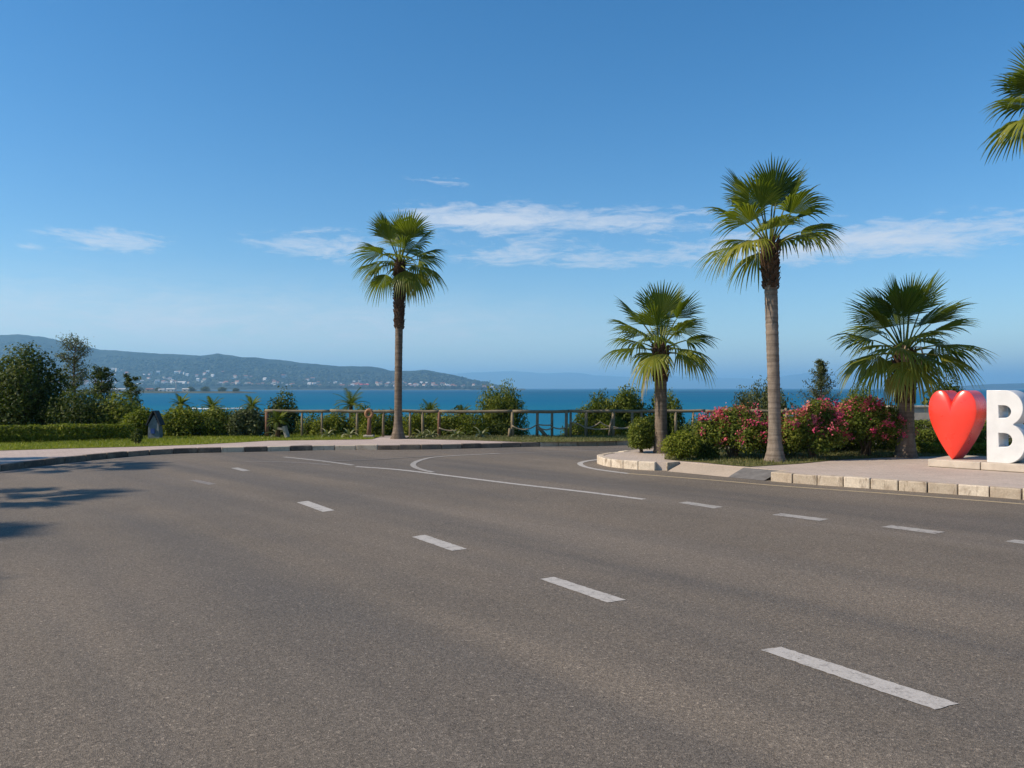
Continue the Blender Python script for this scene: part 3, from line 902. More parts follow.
bush_px('bougainvillea', 'flowering bush', 'salmon pink flowering bush just right of the tallest palm trunk', 780, 846, 399, 18.4, LEAF_MID, 135, base=H_R, n=6000, leaf=.07, lobes=18, lump=.36, blossoms=2100, group=FL, low=.10)
bush_px('bougainvillea', 'flowering bush', 'tallest magenta flowering bush touching the stocky palm', 822, 910, 393, 19.2, LEAF_MID, 136, base=H_R, n=7500, leaf=.075, lobes=22, lump=.34, blossoms=2900, group=FL, low=.12)

# hedges
def hedge(label, pts, w, z0, h, mat, seed, n, leaf=.06, group=None):
    rng = np.random.default_rng(seed)
    P = np.array(pts, float); seg = np.linalg.norm(np.diff(P, axis=0), axis=1); cum = np.concatenate([[0], np.cumsum(seg)])
    s = rng.random(n) * cum[-1]
    k = np.clip(np.searchsorted(cum, s) - 1, 0, len(seg) - 1); f = (s - cum[k]) / seg[k]
    c = P[k] + (P[k + 1] - P[k]) * f[:, None]
    d = (P[k + 1] - P[k]) / seg[k][:, None]; nrm = np.stack([-d[:, 1], d[:, 0]], 1)
    a = rng.random(n) * PI * 1.56 - PI * .28
    wob = .82 + .30 * fbm(s * 1.7, s * 0 + seed, seed) + .12 * (vnoise(s * 5, s * 0, seed + 3) - .5)
    sup = lambda v: np.sign(v) * np.abs(v) ** .6
    rr = (.75 + .3 * rng.random(n)) * wob
    u = sup(np.cos(a)) * w / 2 * rr; z = z0 + h * np.clip(.5 + .5 * sup(np.sin(a)) * rr, .02, 1.2)
    pos = np.stack([c[:, 0] + nrm[:, 0] * u, c[:, 1] + nrm[:, 1] * u, z], 1)
    nn = np.stack([nrm[:, 0] * np.cos(a), nrm[:, 1] * np.cos(a), np.sin(a)], 1) * .8 + rng.normal(size=(n, 3)) * .5
    org = np.array([P[0][0], P[0][1], z0])
    me = leaf_mesh('hedge', pos - org, nn, leaf * rng.uniform(.7, 1.3, n), np.clip(rng.random(n) * .7 + .3 * vnoise(s * 3, s * 0, 9), 0, 1), .6, rng, .6)
    o = mesh_obj('hedge', me, mat, None, tuple(org))
    return tag(o, label, 'hedge', group)
hedge('long low bright green hedge on the lawn below the left trees', [(-19, 23.4), (XY(0, 24.25), 24.25), (XY(70, 25.0), 25.0), (XY(133, 25.9), 25.9)], .75, H_L, .52, LEAF_YEL, 201, 16000, .075)
hedge('taller clipped hedge between the stocky palm and the heart', [(XY(908, 23.0), 23.0), (XY(975, 23.0), 23.0), (19, 23.2)], .9, -.03, .95, LEAF_MID, 202, 13000, .075)
hedge('lower front hedge at the foot of the palm behind the heart', [(XY(914, 21.0), 21.0), (XY(990, 20.6), 20.6)], .8, H_R, .52, LEAF_MID, 203, 8000, .07)
hedge('low dark hedge running behind the flowering bushes', [(XY(792, 20.4), 20.4), (XY(850, 20.7), 20.7), (XY(905, 20.8), 20.8)], .7, H_R, .55, LEAF_DARK, 205, 9000, .07)
hedge('yellow ground shrubs behind the red heart and the white letter', [(XY(918, 19.9), 19.9), (XY(1050, 19.2), 19.2)], .5, H_R, .26, LEAF_YEL, 204, 5000, .06)
bush_px('shrub', 'shrub', 'lone little shrub on a bare stem in front of the hedge end', 131, 144, 428, 23.9, LEAF_DARK, 140, base=H_L, n=900, leaf=.06, lobes=6, lump=.5, low=.15)

# pale low walls behind the hedges
mb = MB(); mb.box((0, 0, .45), (4.6, .25, .9)); mb.box((0, 0, .93), (4.7, .33, .06))
w = mb.build('garden_wall', SLAB, None, (XY(925, 24.4) + 1.2, 24.4, .30)); tag(w, 'low pale garden wall behind the hedges near the heart', 'wall'); bevel(w, .015)

# tall sparse pine at left, and clump trees
def sparse_tree(name, label, px, ytop, Y, width_px, seed, mat, crown_from=.35, nclump=22, n=2400, leaf=.12, lean=0.0, flat=.5):
    rng = np.random.default_rng(seed); rr = random.Random(seed)
    X = XY(px, Y); base = float(ground_z(X, Y)); top = ZT(ytop, Y); Hh = top - base; W = width_px / 2 / FPX * Y
    t = empty(name, (X, Y, base), label, 'tree')
    sb = MB()
    tr = [(lean * f ** 1.3 + .06 * math.sin(f * 7 + seed), .05 * math.cos(f * 5), Hh * f * .97 - .1) for f in np.linspace(0, 1, 9)]
    sb.tube(tr, [.10 - .082 * i / 8 for i in range(9)], 7)
    L = []
    for i in range(nclump):
        f = crown_from + (1 - crown_from) * (i + .5) / nclump
        a = rr.uniform(0, 2 * PI); rad = W * (.35 + .65 * rr.random()) * (1.15 - .55 * f)
        c0 = np.array([lean * f ** 1.3, 0, Hh * f])
        c = c0 + np.array([math.cos(a) * rad, math.sin(a) * rad, rr.uniform(0, .25)])
        q = W * rr.uniform(.22, .40)
        L.append((tuple(c), (q, q, q * flat)))
        sb.tube([tuple(c0 - np.array([0, 0, .15])), tuple((c0 + c) / 2 + np.array([0, 0, .03])), tuple(c)], [.028, .02, .01], 5)
    p, nr, k = lobed_points(rng, L, n, .25)
    lt = rng.random(nclump)[k] * .5 + rng.random(len(p)) * .5
    me = leaf_mesh('crown', p, rng.normal(size=p.shape) + np.array([0, 0, .3]), leaf * rng.uniform(.6, 1.4, len(p)), lt, .3, rng, .4)
    sb.build('trunk', BARK, t, smooth=True)
    mesh_obj('crown', me, mat, t)
    return t
def spray_tree(name, label, px, ytop, Y, width_px, seed, mat, n=5000, leaf=.11, nbr=60, from_=.3, shape=None, rise=(10, 55), lean=0.0, sig=.07, r0=.10, aspect=.28):
    """trunk with limbs; leaf sprays scattered along the outer part of every limb"""
    rng = np.random.default_rng(seed); rr = random.Random(seed)
    X = XY(px, Y); base = float(ground_z(X, Y)); top = ZT(ytop, Y); Hh = top - base; W = width_px / 2 / FPX * Y
    t = empty(name, (X, Y, base), label, 'tree')
    sb = MB()
    ax = lambda f: np.array([lean * f ** 1.3 + .05 * math.sin(f * 7 + seed), .05 * math.cos(f * 5), Hh * f])
    sb.tube([tuple(ax(f) * (1, 1, .98) - np.array([0, 0, .1])) for f in np.linspace(0, 1, 9)], [r0 * (1 - .88 * i / 8) for i in range(9)], 7)
    P = []; K = []; per = n // nbr
    for i in range(nbr):
        f = from_ + (1 - from_) * ((i + rr.random()) / nbr) ** .9
        g = (f - from_) / (1 - from_)
        L = W * shape(g) * rr.uniform(.45, 1.15)
        az = i * 2.39996 + rr.uniform(-.6, .6); e = R(rr.uniform(*rise))
        dv = np.array([math.cos(az) * math.cos(e), math.sin(az) * math.cos(e), math.sin(e)])
        c0 = ax(f * .97); c1 = c0 + dv * L
        mid = (c0 + c1) / 2 - np.array([0, 0, .10 * L])
        sb.tube([tuple(c0), tuple(mid), tuple(c1)], [r0 * .30 * (1 - .6 * g), r0 * .18, r0 * .06], 5)
        u = rng.random(per) ** .7; u = .25 + .8 * u
        q = (c0 * (1 - u[:, None]) ** 2 + 2 * mid * (u * (1 - u))[:, None] + c1 * (u ** 2)[:, None])
        q = q + rng.normal(size=(per, 3)) * sig * np.array([1, 1, .7]) * (.6 + L)
        P.append(q); K.append(np.full(per, rr.random()))
    p = np.concatenate(P); kk = np.concatenate(K)
    me = leaf_mesh('crown', p, rng.normal(size=p.shape) + np.array([0, 0, .25]), leaf * rng.uniform(.6, 1.4, len(p)), np.clip(kk * .5 + rng.random(len(p)) * .5, 0, 1), aspect, rng, .7)
    sb.build('trunk', BARK, t, smooth=True)
    mesh_obj('crown', me, mat, t)
    return t
spray_tree('pine_tree', 'tall thin pine with open crown above the left shrubs', 74, 339, 38, 46, 301, LEAF_GREY, 3000, .12, 50, .38, lambda g: (.55 + .9 * g * (1.25 - g)) * (1.15 - .35 * g), (0, 50), .10, .10)
spray_tree('pine_tree', 'small flat topped pine right of the tall thin pine', 103, 368, 42, 34, 302, LEAF_DARK, 2200, .16, 22, .62, lambda g: 1.0 - .4 * g, (-5, 35), -.1, .10)
spray_tree('pine_tree', 'low leaning dark pine beside the harbour headland', 143, 372, 44, 26, 303, LEAF_DARK, 1500, .16, 18, .5, lambda g: .9 - .4 * g, (0, 40), -.9, .09)
spray_tree('conifer_tree', 'slender grey green conifer above the flowers left of the stocky palm', 820, 360, 28.5, 62, 304, LEAF_GREY, 4200, .085, 70, .25, lambda g: 1.08 - g * .95, (20, 60), 0, .055, .06)

# small feather palms and agaves
def feather_palm(name, label, px, ytop, Y, rpx, seed, base=None, trunk=.4, nfr=16):
    rr = random.Random(seed); X = XY(px, Y)
    b = float(ground_z(X, Y)) if base is None else base
    top = ZT(ytop, Y); rad = rpx / FPX * Y
    t = empty(name, (X, Y, b), label, 'palm plant')
    crown = top - b - rad * .75
    sb = MB(); sb.tube([(0, 0, -.1), (0, 0, crown * .5), (0, 0, crown)], [.09, .08, .07], 8); sb.build('trunk', BARK_DARK, t, smooth=True)
    fb = MB()
    for i in range(nfr):
        az = i * 2.39996 + rr.uniform(-.2, .2); f = (i + .5) / nfr
        e = R(82 - 75 * f); L = rad * rr.uniform(1.0, 1.25)
        ca, sa = math.cos(az), math.sin(az); side = Vector((-sa, ca, 0))
        p = Vector((0, 0, crown)); pts = [p.copy()]; K = 10
        for k in range(K):
            p = p + Vector((ca * math.cos(e), sa * math.cos(e), math.sin(e))) * L / K; pts.append(p.copy()); e -= R(75) / K * (.5 + f)
        fb.tube(pts, [.014 - .001 * k for k in range(K + 1)], 3, .5, cap=False)
        tint = rr.uniform(.1, .8)
        for k in range(1, K):
            for sgn in (-1, 1):
                for m in (0, .5):
                    q = pts[k].lerp(pts[k + 1], m); d = (pts[k + 1] - pts[k]).normalized()
                    ll = rad * .34 * (1 - abs(k / K - .45))
                    tip = q + side * sgn * ll * .85 + d * ll * .5 + Vector((0, 0, -.12 * ll))
                    w = d * .016
                    fb.add([q - w, q + w, tip], [(0, 1, 2)], tint)
    fb.build('crown', LEAF_MID, t)
feather_palm('date_palm', 'young spiky palm rising from the yellow green shrub behind the lawn', 181, 396, 28.2, 13, 401)
feather_palm('date_palm', 'young palm between the two right shrubs of the left row', 212, 398, 28.4, 14, 402)
feather_palm('date_palm', 'small palm showing beside the dark evergreen at the fence end', 252, 398, 28.6, 13, 403)
feather_palm('date_palm', 'dark young palm behind the fence near the ring topped post', 351, 391, 29.4, 20, 404)
feather_palm('date_palm', 'low young palm behind the fence right of the slender palm', 430, 402, 29.6, 14, 405)
feather_palm('date_palm', 'small young palm behind the fence left of the plumed evergreen', 462, 406, 29.0, 13, 406)
feather_palm('date_palm', 'tiny spiky palm at the foot of the fence left end', 278, 412, 26.7, 13, 407, base=H_L)

def agave(label, px, py, rad, seed, tint=(.3, 1)):
    X, Y = G(px, py, H_L); rr = random.Random(seed); mb = MB()
    for i in range(15):
        az = i * 2.39996; f = (i + .5) / 15; e = R(80 - 62 * f); L = rad * rr.uniform(.85, 1.2)
        ca, sa = math.cos(az), math.sin(az); side = Vector((-sa, ca, 0)); p = Vector((0, 0, .02)); V = []; K = 6
        for k in range(K + 1):
            w = side * rad * .10 * (1 - (k / K) ** 1.5) + side * .003; n = Vector((0, 0, .015))
            V += [p - w, p - n, p + w]
            p = p + Vector((ca * math.cos(e), sa * math.cos(e), math.sin(e))) * L / K; e -= R(26) * (.4 + f)
        F = []
        for k in range(K): q = k * 3; F += [(q, q + 1, q + 4, q + 3), (q + 1, q + 2, q + 5, q + 4)]
        mb.add(V, F, rr.uniform(*tint))
    o = mb.build('agave', AGAVE, None, (X, Y, H_L)); tag(o, label, 'plant', 'arching plants along the fence')
AGAVE = m_leaf('agave_leaf', [(0, (.10, .14, .06)), (.5, (.19, .22, .10)), (1, (.36, .34, .20))], .2)
agave('pale arching agave at the fence foot beside the lawn left end', 277, 437.6, .42, 501)
agave('pale arching agave left of the small hooped plants near the ringed post', 327, 437.2, .46, 502)
agave('pale arching agave just left of the ring topped post', 349, 437.4, .5, 503)
agave('small arching agave right of the slender palm trunk', 421, 437.4, .36, 504)
agave('arching agave between the first fence posts right of the slender palm', 431, 437.2, .42, 505)
agave('arching agave below the small young palm behind the fence', 456, 437.0, .42, 506)
agave('arching agave at the foot of the plumed evergreen', 481, 437.2, .46, 507)

# ------------------------------------------------------------------ fence
FY = 27.35
fence = empty('rail_fence', (XY(265, FY), FY, H_L), 'weathered wooden rail fence along the sea edge of the lawn', 'fence')
ox = fence.location.x
rt = ZT(410.9, FY) - H_L
rr = random.Random(77)
def fx(px): return XY(px, FY) - ox
segs = [265, 330, 398, 439, 512, 569, 613, 661, 705, 750, 800]
for a, b in zip(segs[:-1], segs[1:]):
    mb = MB(); za = rt + rr.uniform(-.02, .01); zb = rt + rr.uniform(-.02, .01)
    n = 8
    mb.tube([(fx(a) + (fx(b) - fx(a)) * k / n, rr.uniform(-.008, .008), za + (zb - za) * k / n - .012 * math.sin(PI * k / n) + rr.uniform(-.004, .004)) for k in range(n + 1)],
            [.052 + rr.uniform(-.004, .004) for _ in range(n + 1)], 8)
    mb.build('rail', WOOD, fence, smooth=True)
for px, rad, red in [(267, .075, 1), (302, .045, 0), (322, .045, 0), (357, .05, 0), (383, .045, 0), (410, .045, 0), (423, .055, 0), (439, .06, 1), (512.5, .06, 0), (537, .055, 0), (552, .05, 0), (566, .06, 0), (570.5, .045, 0),
                     (586, .06, 0), (613, .065, 0), (632.5, .05, 0), (642, .05, 0), (676, .055, 0), (693, .045, 0), (708, .045, 0), (727, .05, 0), (757, .055, 0), (786, .055, 0)]:
    mb = MB(); x = fx(px); tilt = rr.uniform(-.02, .02)
    over = .10 if px in (757, 786, 716) else -.03
    mb.tube([(x, 0, -.12), (x + tilt * .5, .01, rt * .5), (x + tilt, 0, rt + over)], [rad * .98, rad * .92 + rr.uniform(-.004, .004), rad * .88], 8)
    mb.build('post', WOOD_RED if red else WOOD, fence, smooth=True)
def rope(p0, p1, z0, z1, sag):
    mb = MB(); n = 10
    mb.tube([(fx(p0) + (fx(p1) - fx(p0)) * k / n, -.05 + rr.uniform(-.01, .01), z0 + (z1 - z0) * k / n - sag * 4 * (k / n) * (1 - k / n)) for k in range(n + 1)], .026, 6)
    mb.build('rope', ROPE, fence, smooth=True)
for a in [(512, 537, .38, .42, .16), (537, 552, .42, .40, .02), (537, 552, .38, .30, .10), (586, 600, .30, .50, .05), (570, 586, .50, .28, -.04), (600, 613, .50, .34, .05), (613, 632, .34, .36, .06),
          (586, 613, .30, .30, .05), (613, 642, .28, .36, .03), (552, 566, .34, .32, .06), (439, 457, .30, .22, .05)]:
    rope(*a)
mb = MB(); mb.tube([(fx(537), -.04, .36), (fx(541), -.05, .22), (fx(547), -.06, -.02)], [.05, .06, .065], 8); mb.build('brace', WOOD, fence, smooth=True)
mb = MB(); mb.tube([(fx(609), -.03, -.05), (fx(610), -.05, .35), (fx(613), -.04, .72)], [.045, .04, .035], 8); mb.build('brace', WOOD, fence, smooth=True)
mb = MB(); mb.tube([(fx(509), -.04, -.05), (fx(510), -.05, .28)], [.05, .05], 8); mb.build('brace', WOOD, fence, smooth=True)

# ------------------------------------------------------------------ small items on the lawn
X0, Y0 = G(369, 437.6, H_L)
t = empty('ring_post', (X0, Y0, H_L), 'reddish brown post topped by a tan orange ring beside the slender palm', 'post')
mb = MB(); mb.box((0, 0, .04), (.34, .3, .10)); bevel(mb.build('base', STONE_PALE, t), .02)
mb = MB(); mb.tube([(0, 0, .08), (.01, 0, .35), (.015, 0, .66)], [.085, .07, .06], 10); mb.build('pole', WOOD_RED, t, smooth=True)
mb = MB(); lp = [(.0 + .105 * math.cos(a), 0, .80 + .125 * math.sin(a)) for a in np.linspace(0, 2 * PI, 25)]
mb.tube(lp, .052, 8); mb.build('ring', BUOY, t, smooth=True)
X0, Y0 = G(155.5, 438.8, H_L)
t = empty('shrine', (X0, Y0, H_L), 'small blue grey stone shrine with a steep dark pointed roof', 'shrine')
mb = MB()
mb.add([(-.19, -.14, 0), (.19, -.14, 0), (.17, -.14, .48), (0, -.12, .78), (-.17, -.14, .48), (-.19, .14, 0), (.19, .14, 0), (.17, .14, .48), (0, .12, .78), (-.17, .14, .48)],
       [(0, 1, 2, 3, 4), (9, 8, 7, 6, 5), (0, 5, 6, 1), (1, 6, 7, 2), (4, 9, 5, 0), (2, 7, 8, 3), (3, 8, 9, 4)])
bevel(mb.build('body', STONE_BLUE, t), .012)
mb = MB()
for s in (-1, 1):
    n = Vector((.30 * s, 0, .17)).normalized() * .03
    q = [Vector((s * .20, -.19, .43)), Vector((s * .20, .19, .43)), Vector((0, .17, .90)), Vector((0, -.17, .90))]
    q = [p + n * .6 for p in q]
    mb.add([p - n * .0 for p in q] + [p + n for p in q], [(0, 1, 2, 3), (7, 6, 5, 4), (0, 4, 5, 1), (1, 5, 6, 2), (2, 6, 7, 3), (3, 7, 4, 0)])
mb.build('roof', ROOF_DARK, t)
mb = MB(); mb.box((-.02, -.155, .26), (.13, .02, .16)); mb.build('plaque', PLAQUE, t)
X0, Y0 = G(286, 437.8, H_L)
mb = MB(); mb.box((0, 0, .20), (.09, .32, .40), M=Matrix.Rotation(R(-16), 3, 'Y')); mb.box((-.16, 0, .30), (.36, .30, .07), M=Matrix.Rotation(R(8), 3, 'Y'))
o = mb.build('stone_bench', STONE_PALE, None, (X0, Y0, H_L)); tag(o, 'small pale stone bench leaning at the fence left end', 'bench'); bevel(o, .012)

# ------------------------------------------------------------------ heart and letter sign
ang = R(50); d = Vector((math.cos(ang), -math.sin(ang), 0)); nin = Vector((math.sin(ang), math.cos(ang), 0))
PT = .33
tipX, tipY = (952 - 512) / FPX * 16.45, 16.45
rz_sign = -ang
# plinth
ap = R(46); dp = Vector((math.cos(ap), -math.sin(ap), 0)); np_ = Vector((math.sin(ap), math.cos(ap), 0))
c0 = Vector((*G(927.4, 466.3, H_R), 0))
mb = MB(); stones = 8; Lp = .98
for i in range(stones):
    c = c0 + dp * (Lp * (i + .5)) + np_ * .8
    mb.box((c.x - c0.x, c.y - c0.y, (PT - H_R) / 2), (Lp - .012, 1.6, PT - H_R), rz=-ap, t=0)
o = mb.build('sign_plinth', SLAB, None, (c0.x, c0.y, H_R)); tag(o, 'low pale stone plinth carrying the red heart and white letter', 'plinth'); bevel(o, .015)

def heart_outline(n=96):
    pts = []
    Wd, Hh = .465, 1.425
    # upper lobes and long straight sides, tip at origin
    P = [(0, 0), (.10, .13), (.26, .40), (.405, .72), (.455, .93), (.462, 1.06), (.435, 1.22), (.37, 1.345), (.28, 1.41), (.19, 1.415), (.11, 1.37), (.05, 1.28), (.0, 1.165)]
    c = catmull(P, .03)
    right = [(p.x, p.y) for p in c]
    left = [(-x, y) for x, y in reversed(right[1:-1])]
    return right + left
ho = heart_outline()
mb = MB(); n = len(ho); ctr = (0, .90); depth = .56
rings = [1.0, .985, .95, .86, .72, .55, .36, .18]
V = [];
for r in rings:
    h = .085 * (1 - r ** 2.2) ** .8
    for x, y in ho: V.append((ctr[0] + (x - ctr[0]) * r, -h, ctr[1] + (y - ctr[1]) * r))
V.append((0, -.085, ctr[1])); ci = len(V) - 1
F = []
for k in range(len(rings) - 1):
    for i in range(n):
        j = (i + 1) % n; F.append((k * n + i, k * n + j, (k + 1) * n + j, (k + 1) * n + i))
k = len(rings) - 1
for i in range(n): F.append((k * n + i, k * n + (i + 1) % n, ci))
nfront = len(F)
b0 = len(V)
for x, y in ho: V.append((x, 0.0, y))
for x, y in ho: V.append((x, depth, y))
for i in range(n):
    j = (i + 1) % n; F.append((b0 + i, b0 + n + i, b0 + n + j, b0 + j))
F.append(tuple(b0 + n + i for i in range(n)))
me = np_mesh('heart', np.array(V), F)
sm = np.zeros(len(me.polygons), bool); sm[:len(F) - 1] = True; me.polygons.foreach_set('use_smooth', sm)
hs = mesh_obj('heart_sign', me, RED, None, (tipX, tipY, PT)); hs.rotation_euler.z = rz_sign
tag(hs, 'glossy red three dimensional heart standing on the pale plinth', 'heart sculpture')
bm = bmesh.new(); bm.from_mesh(me); bmesh.ops.recalc_face_normals(bm, faces=bm.faces)
for e in bm.edges:
    if len(e.link_faces) == 2 and e.calc_face_angle(0) > R(38): e.smooth = False
bm.to_mesh(me); bm.free()

# letter B
cu = bpy.data.curves.new('letter_outline', 'CURVE'); cu.dimensions = '2D'; cu.fill_mode = 'BOTH'
cu.extrude = .26; cu.bevel_depth = .012; cu.bevel_resolution = 2
def spl(pts):
    s = cu.splines.new('POLY'); s.points.add(len(pts) - 1); s.use_cyclic_u = True
    for p, q in zip(s.points, pts): p.co = (q[0], q[1], 0, 1)
def arc(cx, cy, rx, ry, a0, a1, n=14): return [(cx + rx * math.cos(R(a0 + (a1 - a0) * i / n)), cy + ry * math.sin(R(a0 + (a1 - a0) * i / n))) for i in range(n + 1)]
BH = 1.415
spl([(0, 0)] + arc(.33, .385, .33, .385, -90, 70, 16) + arc(.31, 1.075, .31, .34, -60, 90, 16) + [(0, BH)])
spl([(.19, .30), (.19, .595)] + arc(.31, .4475, .145, .1475, 90, -90, 10))
spl([(.19, .87), (.19, 1.14)] + arc(.30, 1.005, .135, .135, 90, -90, 10))
co = bpy.data.objects.new('letter_tmp', cu); COL.objects.link(co)
bpy.context.view_layer.update()
dg = bpy.context.evaluated_depsgraph_get()
me = bpy.data.meshes.new_from_object(co.evaluated_get(dg))
bpy.data.objects.remove(co)
me.materials.clear()
me.transform(Matrix.Translation((0, .26, 0)) @ Matrix.Rotation(R(90), 4, 'X'))
bp = Vector((tipX, tipY, PT)) + d * .662
bo = mesh_obj('letter_sign', me, WHITE, None, tuple(bp)); bo.rotation_euler.z = rz_sign
tag(bo, 'large white block capital letter B standing right of the red heart', 'letter sculpture')

# ------------------------------------------------------------------ grass blades
def grass(name, poly, n, h, seed, z, mat):
    rng = np.random.default_rng(seed)
    P = np.array(poly); lo = P.min(0); hi = P.max(0)
    q = lo + (hi - lo) * rng.random((n * 3, 2))
    inside = np.zeros(len(q), bool); j = len(P) - 1
    for i in range(len(P)):
        xi, yi = P[i]; xj, yj = P[j]
        c = ((yi > q[:, 1]) != (yj > q[:, 1])) & (q[:, 0] < (xj - xi) * (q[:, 1] - yi) / (yj - yi + 1e-12) + xi)
        inside ^= c; j = i
    q = q[inside][:n]; m = len(q)
    a = rng.random(m) * 2 * PI; hh = h * rng.uniform(.5, 1.3, m) * (.6 + .8 * fbm(q[:, 0] * 1.2, q[:, 1] * 1.2, seed))
    w = .010
    b = np.stack([np.cos(a), np.sin(a)], 1) * w
    ln = rng.normal(size=(m, 2)) * h * .35
    V = np.stack([np.column_stack([q - b, np.full(m, z)]), np.column_stack([q + b, np.full(m, z)]), np.column_stack([q + ln, z + hh])], 1).reshape(-1, 3)
    o = mesh_obj(name, np_mesh(name, V, np.arange(m * 3).reshape(m, 3), np.clip(rng.random(m) * .6 + .4 * fbm(q[:, 0] * .8, q[:, 1] * .8, seed + 4), 0, 1)), mat)
    o['kind'] = 'stuff'
    return o
g = grass('grass', [p for p in lawn1 if p[0] > -20] + [(-20, 29)], 26000, .07, 601, H_L, GRASSBLADE); tag(g, 'short bright lawn grass in front of the hedge and shrubs', 'grass')
DRYBLADE = m_leaf('dry_grass_blade', [(0, (.08, .11, .03)), (.6, (.15, .15, .05)), (1, (.24, .19, .10))], .3)
g = grass('grass', lawn2, 14000, .06, 602, H_L, DRYBLADE); tag(g, 'thin dry grass strip along the fence foot', 'grass')
g = grass('grass', bed, 22000, .07, 603, H_R, DRYBLADE); tag(g, 'dry grass and weeds in the flowering bed', 'grass')

# ------------------------------------------------------------------ far coast
ridge = [(-700, 330), (-300, 326), (-100, 331), (0, 335), (18, 333.5), (40, 336), (62, 341), (80, 346), (100, 349), (150, 353), (200, 355.5), (208, 354.5), (217, 353), (226, 355), (240, 357), (262, 358), (285, 360), (300, 362.5), (340, 366),
         (378, 367), (390, 371), (402, 371), (425, 370), (445, 373), (470, 379), (490, 384.5), (510, 388.6), (560, 391)]
rpx = np.array([p[0] for p in ridge], float); rpy = np.array([p[1] for p in ridge], float)
YS, YC, YB = 3850.0, 5300.0, 6600.0
def hill_z(x, y):
    px = 512 + 800 * x / y
    yr = np.interp(px, rpx, rpy)
    yr = yr + (fbm(px * .09, px * 0, 31) - .5) * 1.5
    Hc = 1.8 + (388 - yr) / 800 * YC - SEA_Z
    ys = YS + 260 * (fbm(x * .0018, x * 0, 21) - .5)
    v = (y - ys) / (YC - ys)
    prof = np.where(v < 1, .06 + .94 * np.clip(v, 0, 1) ** 1.55, np.clip(1 - (v - 1) * 1.1, 0, 1))
    spur = (fbm(x * .0028, y * .0016, 41, 5) - .5) * 1.25 * np.clip(np.sin(PI * np.clip(v, 0, 1)) * 1.2, 0, 1)
    z = SEA_Z + Hc * np.clip(prof * (1 + spur), 0, 1.0 + 0 * v)
    z = np.where(v < 0, SEA_Z - 6 + 6 * np.clip(1 + v * 12, 0, 1) + 2 * np.clip(1 + v * 40, 0, 1), z + 2)
    return np.where(Hc < 2.0, SEA_Z - 5, z)
us = np.concatenate([np.linspace(-700, -20, 60), np.linspace(-15, 530, 330)])
vs_ = np.concatenate([np.linspace(3600, 4200, 34), np.linspace(4230, 6600, 60)])
gu, gv = np.meshgrid(us, vs_)
gx = (gu - 512) / 800 * gv
o = mesh_obj('hills', grid_mesh('hills', gx, gv, hill_z(gx, gv)), HILL); o['kind'] = 'structure'

# far woodland: one mass of tree crowns over the hill
rng = np.random.default_rng(700)
ico = bmesh.new(); bmesh.ops.create_icosphere(ico, subdivisions=1, radius=1.0)
iv = np.array([v.co[:] for v in ico.verts]); if_ = np.array([[v.index for v in f.verts] for f in ico.faces]); ico.free()
NW = 6500
px_ = rng.uniform(-40, 505, NW); yy = 3880 + (5120 - 3880) * rng.random(NW) ** 1.35; xx = (px_ - 512) / 800 * yy
zz = hill_z(xx, yy); ok = zz > SEA_Z + 4; xx, yy, zz = xx[ok], yy[ok], zz[ok]; NW = len(xx)
sc = rng.uniform(5, 13, (NW, 1)) * np.array([[1.2, 1.2, .8]]) * rng.uniform(.8, 1.3, (NW, 3))
V = (iv[None] * sc[:, None, :] * (1 + .25 * rng.normal(size=(NW, len(iv), 1)))) + np.stack([xx, yy, zz + 2], 1)[:, None, :]
F = (if_[None] + (np.arange(NW) * len(iv))[:, None, None]).reshape(-1, 3)
WOODL = m_leaf('far_crown', [(0, (.010, .019, .016)), (.6, (.022, .035, .026)), (1, (.055, .068, .045))], .0, .9, .1)
o = mesh_obj('woodland', np_mesh('woodland', V.reshape(-1, 3), F, np.repeat(rng.random(NW), len(if_))), WOODL)
tag(o, 'far wooded slopes across the bay', 'woodland', None, 'stuff')

# distant mountains
m_r = [(380, 391), (410, 382), (425, 376), (447, 372.5), (480, 371.2), (515, 369.6), (542, 372), (566, 371.2), (592, 374), (625, 376), (660, 375.4), (700, 377), (745, 377.5), (772, 378.5), (790, 374), (808, 373.2), (826, 376), (850, 379.5), (900, 383), (960, 386), (1040, 388), (1100, 389)]
mpx = np.array([p[0] for p in m_r], float); mpy = np.array([p[1] for p in m_r], float)
us = np.linspace(380, 1100, 300); vs_ = np.linspace(19000, 26000, 16)
gu, gv = np.meshgrid(us, vs_); gx = (gu - 512) / 800 * gv
yr = np.interp(gu, mpx, mpy) + (fbm(gu * .06, gu * 0, 51) - .5) * 1.6
Hc = np.maximum(0, 1.8 + (388 - yr) / 800 * 23000 - SEA_Z)
vv = (gv - 19000) / 4000
prof = np.where(vv < 1, np.clip(vv, 0, 1) ** .9, np.clip(1 - (vv - 1) * 1.2, 0, 1))
gz = SEA_Z - 3 + Hc * prof * (1 + .35 * (fbm(gx * .0006, gv * .0006, 61) - .5) * (vv < .95))
o = mesh_obj('mountains', grid_mesh('mountains', gx, gv, gz), MOUNT); o['kind'] = 'structure'
# low headland on the right horizon
us = np.linspace(935, 1500, 120); vs_ = np.linspace(8200, 10000, 12)
gu, gv = np.meshgrid(us, vs_); gx = (gu - 512) / 800 * gv
hh = 62 * np.clip((gu - 940) / 60, 0, 1) ** .7 * (.8 + .4 * fbm(gu * .03, gu * 0, 71))
gz = SEA_Z - 2 + hh * np.sin(np.clip((gv - 8200) / 1800, 0, 1) * PI) ** .6
o = mesh_obj('hills', grid_mesh('hills', gx, gv, gz), HILL); o['kind'] = 'structure'

